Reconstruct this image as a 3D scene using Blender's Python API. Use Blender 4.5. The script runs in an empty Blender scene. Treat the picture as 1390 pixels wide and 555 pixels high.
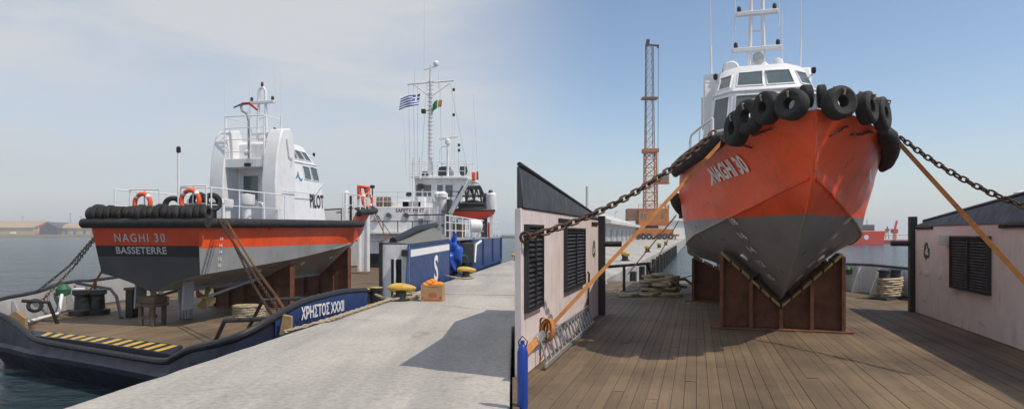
import bpy, bmesh, math, random
import numpy as np
from mathutils import Vector, Matrix
random.seed(7)
R = math.radians
scene = bpy.context.scene

# ------------------------------------------------------------------ camera
F, CX, H, EYE = 850.0, 695.0, 316.5, 1.75
cam = bpy.data.cameras.new('camera')
cam.sensor_width = 36.0
cam.lens = F / 1390 * 36.0
cam.shift_y = (H - 277.5) / 1390
cam.clip_start, cam.clip_end = 0.1, 12000
cam_o = bpy.data.objects.new('camera', cam)
cam_o.location = (0, 0, EYE)
cam_o.rotation_euler = (R(90), 0, 0)
scene.collection.objects.link(cam_o)
scene.camera = cam_o

# ------------------------------------------------------------------ sky and sun
SUN_AZ, SUN_EL = -26.0, 56.0          # azimuth from +X towards +Y
world = bpy.data.worlds.new('World')
scene.world = world
world.use_nodes = True
nt = world.node_tree
nt.nodes.clear()
def wn(t, **k):
    n = nt.nodes.new(t)
    for a, b in k.items():
        setattr(n, a, b)
    return n
sky = wn('ShaderNodeTexSky', sky_type='NISHITA', sun_disc=False)
sky.sun_elevation = R(SUN_EL)
sky.sun_rotation = R(90 - SUN_AZ)
sky.air_density, sky.dust_density, sky.ozone_density = 1.0, 0.7, 1.4
tc = wn('ShaderNodeTexCoord')
sep = wn('ShaderNodeSeparateXYZ')
nt.links.new(tc.outputs['Generated'], sep.inputs[0])
mp = wn('ShaderNodeMapping')
mp.inputs['Scale'].default_value = (1.6, 1.6, 7.0)
mp.inputs['Rotation'].default_value = (0.0, R(-14), R(20))
nt.links.new(tc.outputs['Generated'], mp.inputs[0])
nz = wn('ShaderNodeTexNoise')
nz.inputs['Scale'].default_value = 1.7
nz.inputs['Detail'].default_value = 7
nz.inputs['Roughness'].default_value = 0.55
nz.inputs['Distortion'].default_value = 0.5
nt.links.new(mp.outputs[0], nz.inputs['Vector'])
cr = wn('ShaderNodeMapRange')
cr.inputs['From Min'].default_value, cr.inputs['From Max'].default_value = 0.40, 0.62
cr.inputs['To Min'].default_value, cr.inputs['To Max'].default_value = 0.62, 0.97
nt.links.new(nz.outputs['Fac'], cr.inputs['Value'])
# the thin cloud sheet lies over the western (left hand) sky and thins out eastwards
mk = wn('ShaderNodeMapRange', interpolation_type='SMOOTHSTEP')
mk.inputs['From Min'].default_value, mk.inputs['From Max'].default_value = 0.16, -0.12
mk.inputs['To Min'].default_value, mk.inputs['To Max'].default_value = 0.0, 0.95
nt.links.new(sep.outputs['X'], mk.inputs['Value'])
mul = wn('ShaderNodeMath', operation='MULTIPLY')
nt.links.new(cr.outputs[0], mul.inputs[0])
nt.links.new(mk.outputs[0], mul.inputs[1])
mixc = wn('ShaderNodeMixRGB')
nt.links.new(mul.outputs[0], mixc.inputs['Fac'])
nt.links.new(sky.outputs[0], mixc.inputs['Color1'])
mixc.inputs['Color2'].default_value = (4.75, 4.85, 5.0, 1)
bg = wn('ShaderNodeBackground')
bg.inputs['Strength'].default_value = 0.122
# pale haze towards the horizon all round
hz = wn('ShaderNodeMapRange', interpolation_type='SMOOTHERSTEP')
hz.inputs['From Min'].default_value, hz.inputs['From Max'].default_value = -0.05, 0.23
hz.inputs['To Min'].default_value, hz.inputs['To Max'].default_value = 0.66, 0.0
nt.links.new(sep.outputs['Z'], hz.inputs['Value'])
mixh = wn('ShaderNodeMixRGB')
nt.links.new(hz.outputs[0], mixh.inputs['Fac'])
nt.links.new(mixc.outputs[0], mixh.inputs['Color1'])
mixh.inputs['Color2'].default_value = (3.75, 3.98, 4.25, 1)
nt.links.new(mixh.outputs[0], bg.inputs['Color'])
wo = wn('ShaderNodeOutputWorld')
nt.links.new(bg.outputs[0], wo.inputs['Surface'])

sl = bpy.data.lights.new('sun', 'SUN')
sl.energy, sl.angle, sl.color = 3.0, R(0.6), (1.0, 0.885, 0.73)
so = bpy.data.objects.new('sun', sl)
sd = Vector((math.cos(R(SUN_EL)) * math.cos(R(SUN_AZ)), math.cos(R(SUN_EL)) * math.sin(R(SUN_AZ)), math.sin(R(SUN_EL))))
so.rotation_euler = sd.to_track_quat('Z', 'Y').to_euler()
so.location = (60, -20, 80)
scene.collection.objects.link(so)
vs = scene.view_settings
vs.view_transform, vs.look, vs.exposure, vs.gamma, vs.use_curve_mapping = 'Standard', 'None', 0.2, 1.0, False
scene.cycles.use_denoising = True
scene.cycles.max_bounces = 6
scene.cycles.volume_bounces = 2

# ------------------------------------------------------------------ helpers
C = scene.collection
def V(*a):
    return Vector(a)
def P(px, py, Y):
    "photo pixel at depth Y"
    return V((px - CX) / F * Y, Y, EYE - (py - H) / F * Y)
def G(px, py, z):
    "photo pixel on the level z"
    return P(px, py, F * (EYE - z) / (py - H))
def perp(t):
    t = Vector(t).normalized()
    a = V(0, 0, 1) if abs(t.z) < 0.9 else V(1, 0, 0)
    n = t.cross(a).normalized()
    return n, t.cross(n).normalized()
def mw(o):
    m = o.matrix_basis.copy()
    return mw(o.parent) @ m if o.parent else m

class MB:
    def __init__(s):
        s.v, s.f = [], []
    def add(s, vs, fs):
        b = len(s.v)
        s.v += [tuple(p) for p in vs]
        s.f += [tuple(b + i for i in f) for f in fs]
        return s
    def hexa(s, p):
        return s.add(p, [(0, 3, 2, 1), (4, 5, 6, 7), (0, 1, 5, 4), (1, 2, 6, 5), (2, 3, 7, 6), (3, 0, 4, 7)])
    def box(s, c, d, rz=0.0):
        x, y, z = d[0] / 2, d[1] / 2, d[2] / 2
        m = Matrix.Rotation(rz, 3, 'Z')
        return s.hexa([Vector(c) + m @ V(*q) for q in ((-x, -y, -z), (x, -y, -z), (x, y, -z), (-x, y, -z), (-x, -y, z), (x, -y, z), (x, y, z), (-x, y, z))])
    def beam(s, a, b, w, h, up=(0, 0, 1)):
        a, b = Vector(a), Vector(b)
        t = (b - a).normalized()
        u = Vector(up)
        if abs(t.dot(u)) > 0.95:
            u = V(1, 0, 0)
        r = t.cross(u).normalized() * w / 2
        k = r.cross(t).normalized() * h / 2
        return s.hexa([a - r - k, a + r - k, b + r - k, b - r - k, a - r + k, a + r + k, b + r + k, b - r + k])
    def prism(s, poly, ext):
        n = len(poly)
        e = Vector(ext)
        vs = [Vector(p) for p in poly] + [Vector(p) + e for p in poly]
        fs = [tuple(range(n))[::-1], tuple(range(n, 2 * n))] + [(i, (i + 1) % n, n + (i + 1) % n, n + i) for i in range(n)]
        return s.add(vs, fs)
    def tube(s, pts, r, n=8, closed=False, caps=True):
        pts = [Vector(p) for p in pts]
        m = len(pts)
        rs = r if isinstance(r, (list, tuple)) else [r] * m
        tang = []
        for i in range(m):
            a = pts[(i - 1) % m] if (closed or i > 0) else pts[i]
            b = pts[(i + 1) % m] if (closed or i < m - 1) else pts[i]
            tang.append((b - a).normalized())
        nrm = perp(tang[0])[0]
        vs, fs = [], []
        for i in range(m):
            t = tang[i]
            nrm = (nrm - t * nrm.dot(t))
            nrm = nrm.normalized() if nrm.length > 1e-6 else perp(t)[0]
            b = t.cross(nrm)
            for k in range(n):
                a = 2 * math.pi * k / n
                vs.append(pts[i] + (nrm * math.cos(a) + b * math.sin(a)) * rs[i])
        for i in range(m if closed else m - 1):
            j = (i + 1) % m
            for k in range(n):
                l = (k + 1) % n
                fs.append((i * n + k, i * n + l, j * n + l, j * n + k))
        if caps and not closed:
            fs += [tuple(range(n))[::-1], tuple((m - 1) * n + k for k in range(n))]
        return s.add(vs, fs)
    def cyl(s, a, b, r, r2=None, n=14):
        return s.tube([a, b], [r, r if r2 is None else r2], n)
    def lathe(s, prof, c=(0, 0, 0), axis=(0, 0, 1), n=18, closed=False):
        ax = Vector(axis).normalized()
        e1, e2 = perp(ax)
        c = Vector(c)
        m = len(prof)
        vs = [c + ax * z + (e1 * math.cos(2 * math.pi * k / n) + e2 * math.sin(2 * math.pi * k / n)) * r for r, z in prof for k in range(n)]
        fs = []
        for i in range(m if closed else m - 1):
            j = (i + 1) % m
            for k in range(n):
                l = (k + 1) % n
                fs.append((i * n + k, i * n + l, j * n + l, j * n + k))
        if not closed:
            if prof[0][0] > 1e-4: fs.append(tuple(range(n))[::-1])
            if prof[-1][0] > 1e-4: fs.append(tuple((m - 1) * n + k for k in range(n)))
        return s.add(vs, fs)
    def torus(s, c, Rr, r, axis=(0, 0, 1), n=24, m=10):
        return s.lathe([(Rr + r * math.cos(2 * math.pi * k / m), r * math.sin(2 * math.pi * k / m)) for k in range(m)], c, axis, n, True)
    def grid(s, rows):
        a, b = len(rows), len(rows[0])
        return s.add([p for r in rows for p in r], [(i * b + j, i * b + j + 1, (i + 1) * b + j + 1, (i + 1) * b + j) for i in range(a - 1) for j in range(b - 1)])
    def mesh(s, name, mat=None, recalc=True, smooth=35):
        me = bpy.data.meshes.new(name)
        me.from_pydata(s.v, [], s.f)
        bm = bmesh.new(); bm.from_mesh(me)
        bmesh.ops.remove_doubles(bm, verts=bm.verts, dist=1e-5)
        if recalc: bmesh.ops.recalc_face_normals(bm, faces=bm.faces)
        bm.to_mesh(me); bm.free()
        if smooth:
            me.shade_smooth()
            me.set_sharp_from_angle(angle=R(smooth))
        if mat: me.materials.append(mat)
        return me
    def build(s, name, mat, parent=None, world=False, bev=0, recalc=True, smooth=35, label=None):
        if world and parent is not None:
            inv = mw(parent).inverted()
            s.v = [tuple(inv @ Vector(p)) for p in s.v]
        o = bpy.data.objects.new(name, s.mesh(name, mat, recalc, smooth))
        C.objects.link(o)
        o.parent = parent
        if label: o['label'] = label
        if bev:
            b = o.modifiers.new('edge', 'BEVEL')
            b.width, b.segments, b.limit_method, b.angle_limit = bev, 2, 'ANGLE', R(40)
            b.harden_normals = False
        return o

def tag(o, label, cat, group=None):
    o['label'], o['category'] = label, cat
    if group: o['group'] = group
    return o
def thing(name, label, cat, loc=(0, 0, 0), rz=0.0, group=None):
    o = bpy.data.objects.new(name, None)
    o.empty_display_size = 0.2
    o.location = loc
    o.rotation_euler = (0, 0, rz)
    C.objects.link(o)
    return tag(o, label, cat, group)
def structure(o):
    o['kind'] = 'structure'
    return o
def inst(name, me, parent, M=None):
    o = bpy.data.objects.new(name, me)
    C.objects.link(o)
    o.parent = parent
    if M is not None: o.matrix_basis = M
    return o
def frame(t, n=None, p=(0, 0, 0)):
    "matrix with x along t and z near n"
    t = Vector(t).normalized()
    n = Vector(n) if n is not None else perp(t)[0]
    y = n.cross(t).normalized()
    z = t.cross(y).normalized()
    M = Matrix.Identity(4)
    for i in range(3):
        M[i][0], M[i][1], M[i][2], M[i][3] = t[i], y[i], z[i], p[i]
    return M
def lerp(a, b, t):
    return Vector(a) * (1 - t) + Vector(b) * t
def crom(xs, ys, x):
    "smooth monotone interpolation"
    xs, ys = list(xs), list(ys)
    if x <= xs[0]: return ys[0]
    if x >= xs[-1]: return ys[-1]
    n = len(xs)
    d = [(ys[i + 1] - ys[i]) / (xs[i + 1] - xs[i]) for i in range(n - 1)]
    m = [d[0]] + [0 if d[i - 1] * d[i] <= 0 else 2 * d[i - 1] * d[i] / (d[i - 1] + d[i]) for i in range(1, n - 1)] + [d[-1]]
    i = max(k for k in range(n - 1) if xs[k] <= x)
    h = xs[i + 1] - xs[i]
    t = (x - xs[i]) / h
    return ys[i] * (2 * t**3 - 3 * t**2 + 1) + h * m[i] * (t**3 - 2 * t**2 + t) + ys[i + 1] * (-2 * t**3 + 3 * t**2) + h * m[i + 1] * (t**3 - t**2)
def sag(a, b, drop, n=14):
    return [lerp(a, b, i / n) - V(0, 0, drop * 4 * (i / n) * (1 - i / n)) for i in range(n + 1)]

# ------------------------------------------------------------------ materials
def mat(name, col, rough=0.6, metal=0.0, var=0.18, scale=2.5, bump=0.0, bscale=60.0, streak=0.0, scol=(0.12, 0.06, 0.03), bands=None, rand=0.0, spec=0.5, stretch=(1, 1, 1), coat=0.0, ragged=0.0, frames=0.0, scuff=0.0):
    m = bpy.data.materials.new(name)
    m.use_nodes = True
    t = m.node_tree
    p = t.nodes['Principled BSDF']
    L = t.links.new
    co = t.nodes.new('ShaderNodeTexCoord')
    src = co.outputs['Object']
    def noise(sc, detail=6, st=(1, 1, 1), rough_=0.6):
        mpn = t.nodes.new('ShaderNodeMapping'); mpn.inputs['Scale'].default_value = st
        L(src, mpn.inputs[0])
        n = t.nodes.new('ShaderNodeTexNoise')
        n.inputs['Scale'].default_value, n.inputs['Detail'].default_value, n.inputs['Roughness'].default_value = sc, detail, rough_
        L(mpn.outputs[0], n.inputs['Vector'])
        return n.outputs['Fac']
    def mixrgb(fac, a, b, bt='MIX'):
        n = t.nodes.new('ShaderNodeMixRGB'); n.blend_type = bt
        for k, x in (('Fac', fac), ('Color1', a), ('Color2', b)):
            if isinstance(x, (int, float)): n.inputs[k].default_value = x
            elif isinstance(x, tuple): n.inputs[k].default_value = (*x[:3], 1)
            else: L(x, n.inputs[k])
        return n.outputs[0]
    def rng(x, a, b, c=0.0, d=1.0):
        n = t.nodes.new('ShaderNodeMapRange')
        n.inputs['From Min'].default_value, n.inputs['From Max'].default_value = a, b
        n.inputs['To Min'].default_value, n.inputs['To Max'].default_value = c, d
        L(x, n.inputs['Value'])
        return n.outputs[0]
    base = None
    if bands:                      # paint bands by height in the thing's own frame: [(z_from, colour), ...] upwards
        s_ = t.nodes.new('ShaderNodeSeparateXYZ'); L(src, s_.inputs[0])
        base = bands[0][1]
        zz_ = s_.outputs['Z']
        if ragged:
            ma = t.nodes.new('ShaderNodeMath'); ma.operation = 'MULTIPLY_ADD'
            L(noise(3.0, 4), ma.inputs[0]); ma.inputs[1].default_value = ragged; L(zz_, ma.inputs[2]); zz_ = ma.outputs[0]
        for z, c in bands[1:]:
            base = mixrgb(rng(zz_, z - 0.006, z + 0.006), base, c)
    else:
        base = col
    f = noise(scale, 6, stretch)
    hsv = t.nodes.new('ShaderNodeMapRange')
    hsv.inputs['From Min'].default_value, hsv.inputs['From Max'].default_value = 0.3, 0.7
    hsv.inputs['To Min'].default_value, hsv.inputs['To Max'].default_value = 1 - var, 1 + var * 0.6
    L(f, hsv.inputs['Value'])
    mm = t.nodes.new('ShaderNodeVectorMath'); mm.operation = 'SCALE'
    if isinstance(base, tuple): mm.inputs[0].default_value = base[:3]
    else: L(base, mm.inputs[0])
    L(hsv.outputs[0], mm.inputs['Scale'])
    out = mm.outputs[0]
    if rand:
        oi = t.nodes.new('ShaderNodeObjectInfo')
        m2 = t.nodes.new('ShaderNodeVectorMath'); m2.operation = 'SCALE'
        L(out, m2.inputs[0]); L(rng(oi.outputs['Random'], 0, 1, 1 - rand, 1 + rand), m2.inputs['Scale'])
        out = m2.outputs[0]
    if streak:
        sf = noise(5.0, 5, (2.2, 2.2, 0.22))
        sf2 = noise(1.3, 3)
        mu = t.nodes.new('ShaderNodeMath'); mu.operation = 'MULTIPLY'
        L(rng(sf, 0.52, 0.75), mu.inputs[0]); L(rng(sf2, 0.4, 0.65, 0, streak), mu.inputs[1])
        out = mixrgb(mu.outputs[0], out, scol)
    if scuff:
        s1_ = noise(2.2, 9, (0.5, 0.5, 2.4), 0.75)
        out = mixrgb(rng(s1_, 0.60, 0.68, 0, scuff), out, (0.10, 0.075, 0.065))
        s2_ = noise(7.0, 6, (0.8, 0.8, 1.6), 0.7)
        out = mixrgb(rng(s2_, 0.66, 0.72, 0, scuff * 0.7), out, (0.42, 0.33, 0.28))
    L(out, p.inputs['Base Color'])
    p.inputs['Roughness'].default_value = rough
    L(rng(noise(scale * 2.3, 4), 0.3, 0.7, max(0.03, rough - 0.1), min(1, rough + 0.12)), p.inputs['Roughness'])
    p.inputs['Metallic'].default_value = metal
    p.inputs['Specular IOR Level'].default_value = spec
    if coat: p.inputs['Coat Weight'].default_value = coat
    if bump:
        b = t.nodes.new('ShaderNodeBump'); b.inputs['Strength'].default_value = bump; b.inputs['Distance'].default_value = 0.02
        hgt_ = noise(bscale, 5, stretch)
        if frames:
            wv = t.nodes.new('ShaderNodeTexWave'); wv.inputs['Scale'].default_value = 0.314 / frames; wv.inputs['Distortion'].default_value = 0.6; wv.inputs['Detail'].default_value = 1
            L(src, wv.inputs['Vector'])
            ad_ = t.nodes.new('ShaderNodeMath'); ad_.operation = 'MULTIPLY_ADD'; L(wv.outputs['Fac'], ad_.inputs[0]); ad_.inputs[1].default_value = 0.28; L(hgt_, ad_.inputs[2]); hgt_ = ad_.outputs[0]
        L(hgt_, b.inputs['Height']); L(b.outputs[0], p.inputs['Normal'])
    return m

M = {}
M['white'] = mat('white_paint', (0.78, 0.79, 0.80), 0.38, var=0.08, streak=0.55, scol=(0.45, 0.38, 0.30), bump=0.05, bscale=6)
M['white2'] = mat('white_steel', (0.76, 0.77, 0.78), 0.5, var=0.12, streak=0.75, scol=(0.34, 0.23, 0.15), bump=0.22, bscale=3)
M['house2'] = mat('clean_white_steel', (0.87, 0.87, 0.87), 0.5, var=0.1, streak=0.6, scol=(0.42, 0.30, 0.22), bump=0.35, bscale=2.2, scuff=0.3, frames=0.8)
M['bulw_shade'] = mat('bulwark_shade_paint', (0.40, 0.41, 0.42), 0.6, var=0.15, streak=0.6, scol=(0.25, 0.17, 0.11), bump=0.08, bscale=5)  # white bulwark greyed: shade painted into its colour
M['house'] = mat('deckhouse_red_bounce_paint', (0.74, 0.655, 0.65), 0.55, var=0.12, streak=0.8, scol=(0.36, 0.22, 0.15), bump=0.35, bscale=2.2, scuff=0.35, frames=0.8)  # pink tint paints in red light bounced from the hull
for nm_, zl_ in (('hull', 1.255), ('hull_b', 1.57)):
    M[nm_] = mat('hull_paint', (1, 0, 0), 0.34, var=0.2, scale=1.1, bump=0.22, bscale=2.2, streak=0.65, scol=(0.26, 0.10, 0.05),
                 bands=[(0, (0.31, 0.325, 0.33) if nm_ == 'hull' else (0.22, 0.23, 0.235)), (zl_, (0.85, 0.098, 0.022))], ragged=0.035, frames=0.55, scuff=0.55)
M['transom'] = mat('transom_shade_paint', (1, 0, 0), 0.4, var=0.15, scale=1.6, bump=0.04, bscale=3, streak=0.3, scol=(0.1, 0.08, 0.07),
                   bands=[(0, (0.066, 0.07, 0.075)), (1.00, (0.022, 0.023, 0.025)), (1.31, (0.60, 0.068, 0.02))])  # grey and orange darkened to paint in stern shade; the black band is real
M['deckgrey'] = mat('deck_paint', (0.20, 0.215, 0.22), 0.7, var=0.15)
M['orange'] = mat('orange_paint', (0.76, 0.085, 0.022), 0.4, var=0.1)
M['orange_p'] = mat('orange_plastic', (0.80, 0.115, 0.025), 0.5, var=0.12, scale=8)
M['rubber'] = mat('rubber', (0.028, 0.028, 0.029), 0.82, var=0.5, scale=6, bump=0.35, bscale=40, rand=0.35, streak=0.5, scol=(0.11, 0.105, 0.10))
M['black'] = mat('black_paint', (0.018, 0.019, 0.022), 0.5, var=0.3, scale=5)
M['hood'] = mat('hood_steel', (0.045, 0.055, 0.065), 0.55, var=0.4, scale=3, streak=0.5, scol=(0.13, 0.12, 0.11), bump=0.1, bscale=5)
M['navy'] = mat('navy_paint', (0.018, 0.052, 0.175), 0.5, var=0.25, scale=3, streak=0.6, scol=(0.09, 0.06, 0.045), bump=0.25, bscale=3, scuff=0.4)
M['tug'] = mat('tug_hull_paint', (1, 0, 0), 0.45, var=0.25, scale=1.5, streak=0.5, scol=(0.07, 0.05, 0.04), bump=0.06, bscale=3,
               bands=[(-9, (0.07, 0.045, 0.035)), (-1.35, (0.008, 0.012, 0.034))])
M['grey'] = mat('grey_paint', (0.30, 0.31, 0.32), 0.5, var=0.15, streak=0.4)
M['galv'] = mat('galvanised', (0.42, 0.43, 0.44), 0.45, metal=0.6, var=0.2, scale=9)
M['rust'] = mat('rusty_plate', (0.150, 0.058, 0.030), 0.75, var=0.45, scale=3.5, bump=0.25, bscale=30, streak=0.5, scol=(0.07, 0.028, 0.018))
M['rustmid'] = mat('rusty_flange', (0.19, 0.08, 0.042), 0.75, var=0.4, scale=6, bump=0.2)
M['rustedge'] = mat('primer_edge', (0.36, 0.10, 0.05), 0.7, var=0.3, scale=6)
M['chain'] = mat('chain_iron', (0.075, 0.045, 0.032), 0.7, metal=0.3, var=0.45, scale=14, rand=0.25)
M['strap'] = mat('strap_webbing', (0.52, 0.215, 0.060), 0.8, var=0.25, scale=6, bump=0.2, bscale=120)
M['strap2'] = mat('old_strap_webbing', (0.27, 0.135, 0.06), 0.8, var=0.25, scale=6)
M['rope'] = mat('rope_fibre', (0.44, 0.37, 0.26), 0.9, var=0.3, scale=18, bump=0.4, bscale=90, rand=0.15)
M['yellow'] = mat('yellow_paint', (0.60, 0.40, 0.065), 0.5, var=0.3, scale=7, streak=0.6, scol=(0.12, 0.07, 0.03))
M['card'] = mat('cardboard', (0.42, 0.26, 0.13), 0.85, var=0.12, scale=5)
M['redink'] = mat('red_print', (0.50, 0.035, 0.03), 0.8, var=0.1)
M['fruit'] = mat('orange_floats', (0.86, 0.30, 0.012), 0.5, var=0.12, scale=9, rand=0.1)
M['tarp'] = mat('blue_tarpaulin', (0.012, 0.085, 0.48), 0.35, var=0.25, scale=6)
M['blue'] = mat('blue_plastic', (0.012, 0.055, 0.33), 0.35, var=0.15)
M['glass'] = mat('window_glass', (0.10, 0.13, 0.135), 0.06, var=0.2, spec=0.8)
M['dark'] = mat('dark_void', (0.012, 0.012, 0.013), 0.8, var=0.1)
M['louvre'] = mat('louvre_paint', (0.025, 0.027, 0.03), 0.5, var=0.25)
M['timber'] = mat('timber', (0.36, 0.24, 0.12), 0.8, var=0.3, scale=6, stretch=(1, 1, 1), bump=0.2)
M['oldwood'] = mat('weathered_timber', (0.13, 0.09, 0.06), 0.85, var=0.35, scale=6, bump=0.25)
M['door'] = mat('brown_door', (0.16, 0.075, 0.04), 0.45, var=0.15)
M['green'] = mat('green_paint', (0.02, 0.13, 0.06), 0.6, var=0.2)
M['letter'] = mat('white_lettering', (0.80, 0.80, 0.78), 0.5, var=0.05)
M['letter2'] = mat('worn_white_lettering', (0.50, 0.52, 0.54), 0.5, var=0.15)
M['letterb'] = mat('black_lettering', (0.02, 0.02, 0.022), 0.5, var=0.05)
M['maroon'] = mat('maroon_lettering', (0.12, 0.03, 0.03), 0.5, var=0.05)
M['teal'] = mat('teal_emblem', (0.03, 0.22, 0.38), 0.5, var=0.05)
M['crane'] = mat('crane_paint', (0.46, 0.15, 0.03), 0.55, var=0.3, scale=0.8, streak=0.5)
M['crane2'] = mat('crane_rust', (0.20, 0.085, 0.05), 0.6, var=0.25, scale=0.8)
M['flagblue'] = mat('flag_blue', (0.02, 0.10, 0.42), 0.8, var=0.1)
M['flaggreen'] = mat('flag_green', (0.02, 0.18, 0.06), 0.8, var=0.1)
M['flagred'] = mat('flag_red', (0.40, 0.05, 0.03), 0.8, var=0.1)
M['shipred'] = mat('ship_red', (0.62, 0.05, 0.02), 0.5, var=0.1, scale=0.3)
M['tan'] = mat('warehouse_wall', (0.46, 0.38, 0.28), 0.85, var=0.15, scale=0.05)
M['tanroof'] = mat('warehouse_roof', (0.40, 0.31, 0.22), 0.85, var=0.15, scale=0.05)
M['slate'] = mat('slate_roof', (0.10, 0.11, 0.13), 0.8, var=0.15, scale=0.05)
M['brickred'] = mat('red_shed_paint', (0.36, 0.05, 0.045), 0.7, var=0.15, scale=0.05)
M['shed'] = mat('shed_cladding', (0.40, 0.40, 0.39), 0.7, var=0.12, scale=0.1)
M['shedroof'] = mat('shed_roofing', (0.55, 0.54, 0.52), 0.7, var=0.12, scale=0.1)
M['tyre_red'] = mat('red_plastic', (0.45, 0.03, 0.02), 0.5)

def node_mat(name):
    m = bpy.data.materials.new(name); m.use_nodes = True
    return m, m.node_tree, m.node_tree.nodes['Principled BSDF'], m.node_tree.links.new
def N(t, typ, **k):
    n = t.nodes.new(typ)
    for a, b in k.items():
        if a in n.inputs: n.inputs[a].default_value = b
        else: setattr(n, a, b)
    return n
# concrete: pale, with broad stains, tyre-dark tracks, fine pitting
def concrete(name, c1, c2, c3):
    m, t, p, L = node_mat(name)
    g = N(t, 'ShaderNodeNewGeometry')
    n1 = N(t, 'ShaderNodeTexNoise', Scale=0.35, Detail=8.0, Roughness=0.62); L(g.outputs['Position'], n1.inputs['Vector'])
    mp_ = N(t, 'ShaderNodeMapping'); mp_.inputs['Rotation'].default_value = (0, 0, R(7.4)); mp_.inputs['Scale'].default_value = (1.1, 0.12, 1)
    L(g.outputs['Position'], mp_.inputs[0])
    n2 = N(t, 'ShaderNodeTexNoise', Scale=0.9, Detail=5.0, Roughness=0.6); L(mp_.outputs[0], n2.inputs['Vector'])
    n3 = N(t, 'ShaderNodeTexNoise', Scale=14.0, Detail=6.0, Roughness=0.7); L(g.outputs['Position'], n3.inputs['Vector'])
    r1 = N(t, 'ShaderNodeMapRange'); r1.inputs['From Min'].default_value, r1.inputs['From Max'].default_value = 0.40, 0.62; L(n1.outputs['Fac'], r1.inputs['Value'])
    r2 = N(t, 'ShaderNodeMapRange'); r2.inputs['From Min'].default_value, r2.inputs['From Max'].default_value = 0.44, 0.70; r2.inputs['To Max'].default_value = 0.8; L(n2.outputs['Fac'], r2.inputs['Value'])
    a = N(t, 'ShaderNodeMixRGB', Color1=(*c1, 1), Color2=(*c2, 1)); L(r1.outputs[0], a.inputs['Fac'])
    b = N(t, 'ShaderNodeMixRGB', Color2=(*c3, 1)); L(r2.outputs[0], b.inputs['Fac']); L(a.outputs[0], b.inputs['Color1'])
    r3 = N(t, 'ShaderNodeMapRange'); r3.inputs['From Min'].default_value, r3.inputs['From Max'].default_value = 0.3, 0.7; r3.inputs['To Min'].default_value, r3.inputs['To Max'].default_value = 0.72, 1.18; L(n3.outputs['Fac'], r3.inputs['Value'])
    sc = N(t, 'ShaderNodeVectorMath', operation='SCALE'); L(b.outputs[0], sc.inputs[0]); L(r3.outputs[0], sc.inputs['Scale'])
    # hairline cracks
    vo = N(t, 'ShaderNodeTexVoronoi', feature='DISTANCE_TO_EDGE', Scale=0.28)
    dn = N(t, 'ShaderNodeTexNoise', Scale=1.4, Detail=4.0); L(g.outputs['Position'], dn.inputs['Vector'])
    ad = N(t, 'ShaderNodeMixRGB', blend_type='ADD', Fac=1.0); L(g.outputs['Position'], ad.inputs['Color1']); L(dn.outputs['Color'], ad.inputs['Color2'])
    L(ad.outputs[0], vo.inputs['Vector'])
    r4 = N(t, 'ShaderNodeMapRange'); r4.inputs['From Min'].default_value, r4.inputs['From Max'].default_value = 0.0, 0.006; r4.inputs['To Min'].default_value, r4.inputs['To Max'].default_value = 0.16, 0.0; L(vo.outputs['Distance'], r4.inputs['Value'])
    cm = N(t, 'ShaderNodeMixRGB', Color2=(0.09, 0.085, 0.08, 1)); L(r4.outputs[0], cm.inputs['Fac']); L(sc.outputs[0], cm.inputs['Color1'])
    n5 = N(t, 'ShaderNodeTexNoise', Scale=0.9, Detail=5.0, Roughness=0.65, Distortion=0.8); L(g.outputs['Position'], n5.inputs['Vector'])
    r5 = N(t, 'ShaderNodeMapRange'); r5.inputs['From Min'].default_value, r5.inputs['From Max'].default_value = 0.60, 0.72; r5.inputs['To Max'].default_value = 0.55; L(n5.outputs['Fac'], r5.inputs['Value'])
    om = N(t, 'ShaderNodeMixRGB', Color2=(0.12, 0.11, 0.095, 1)); L(r5.outputs[0], om.inputs['Fac']); L(cm.outputs[0], om.inputs['Color1'])
    n6 = N(t, 'ShaderNodeTexNoise', Scale=55.0, Detail=3.0, Roughness=0.7); L(g.outputs['Position'], n6.inputs['Vector'])
    r6 = N(t, 'ShaderNodeMapRange'); r6.inputs['From Min'].default_value, r6.inputs['From Max'].default_value = 0.62, 0.70; r6.inputs['To Max'].default_value = 0.5; L(n6.outputs['Fac'], r6.inputs['Value'])
    gm = N(t, 'ShaderNodeMixRGB', Color2=(0.10, 0.095, 0.09, 1)); L(r6.outputs[0], gm.inputs['Fac']); L(om.outputs[0], gm.inputs['Color1'])
    L(gm.outputs[0], p.inputs['Base Color'])
    p.inputs['Roughness'].default_value = 0.88
    bp = N(t, 'ShaderNodeBump', Strength=0.35, Distance=0.01); L(n3.outputs['Fac'], bp.inputs['Height']); L(bp.outputs[0], p.inputs['Normal'])
    return m
M['concrete'] = concrete('quay_concrete', (0.47, 0.45, 0.415), (0.385, 0.37, 0.342), (0.26, 0.252, 0.238))
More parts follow.
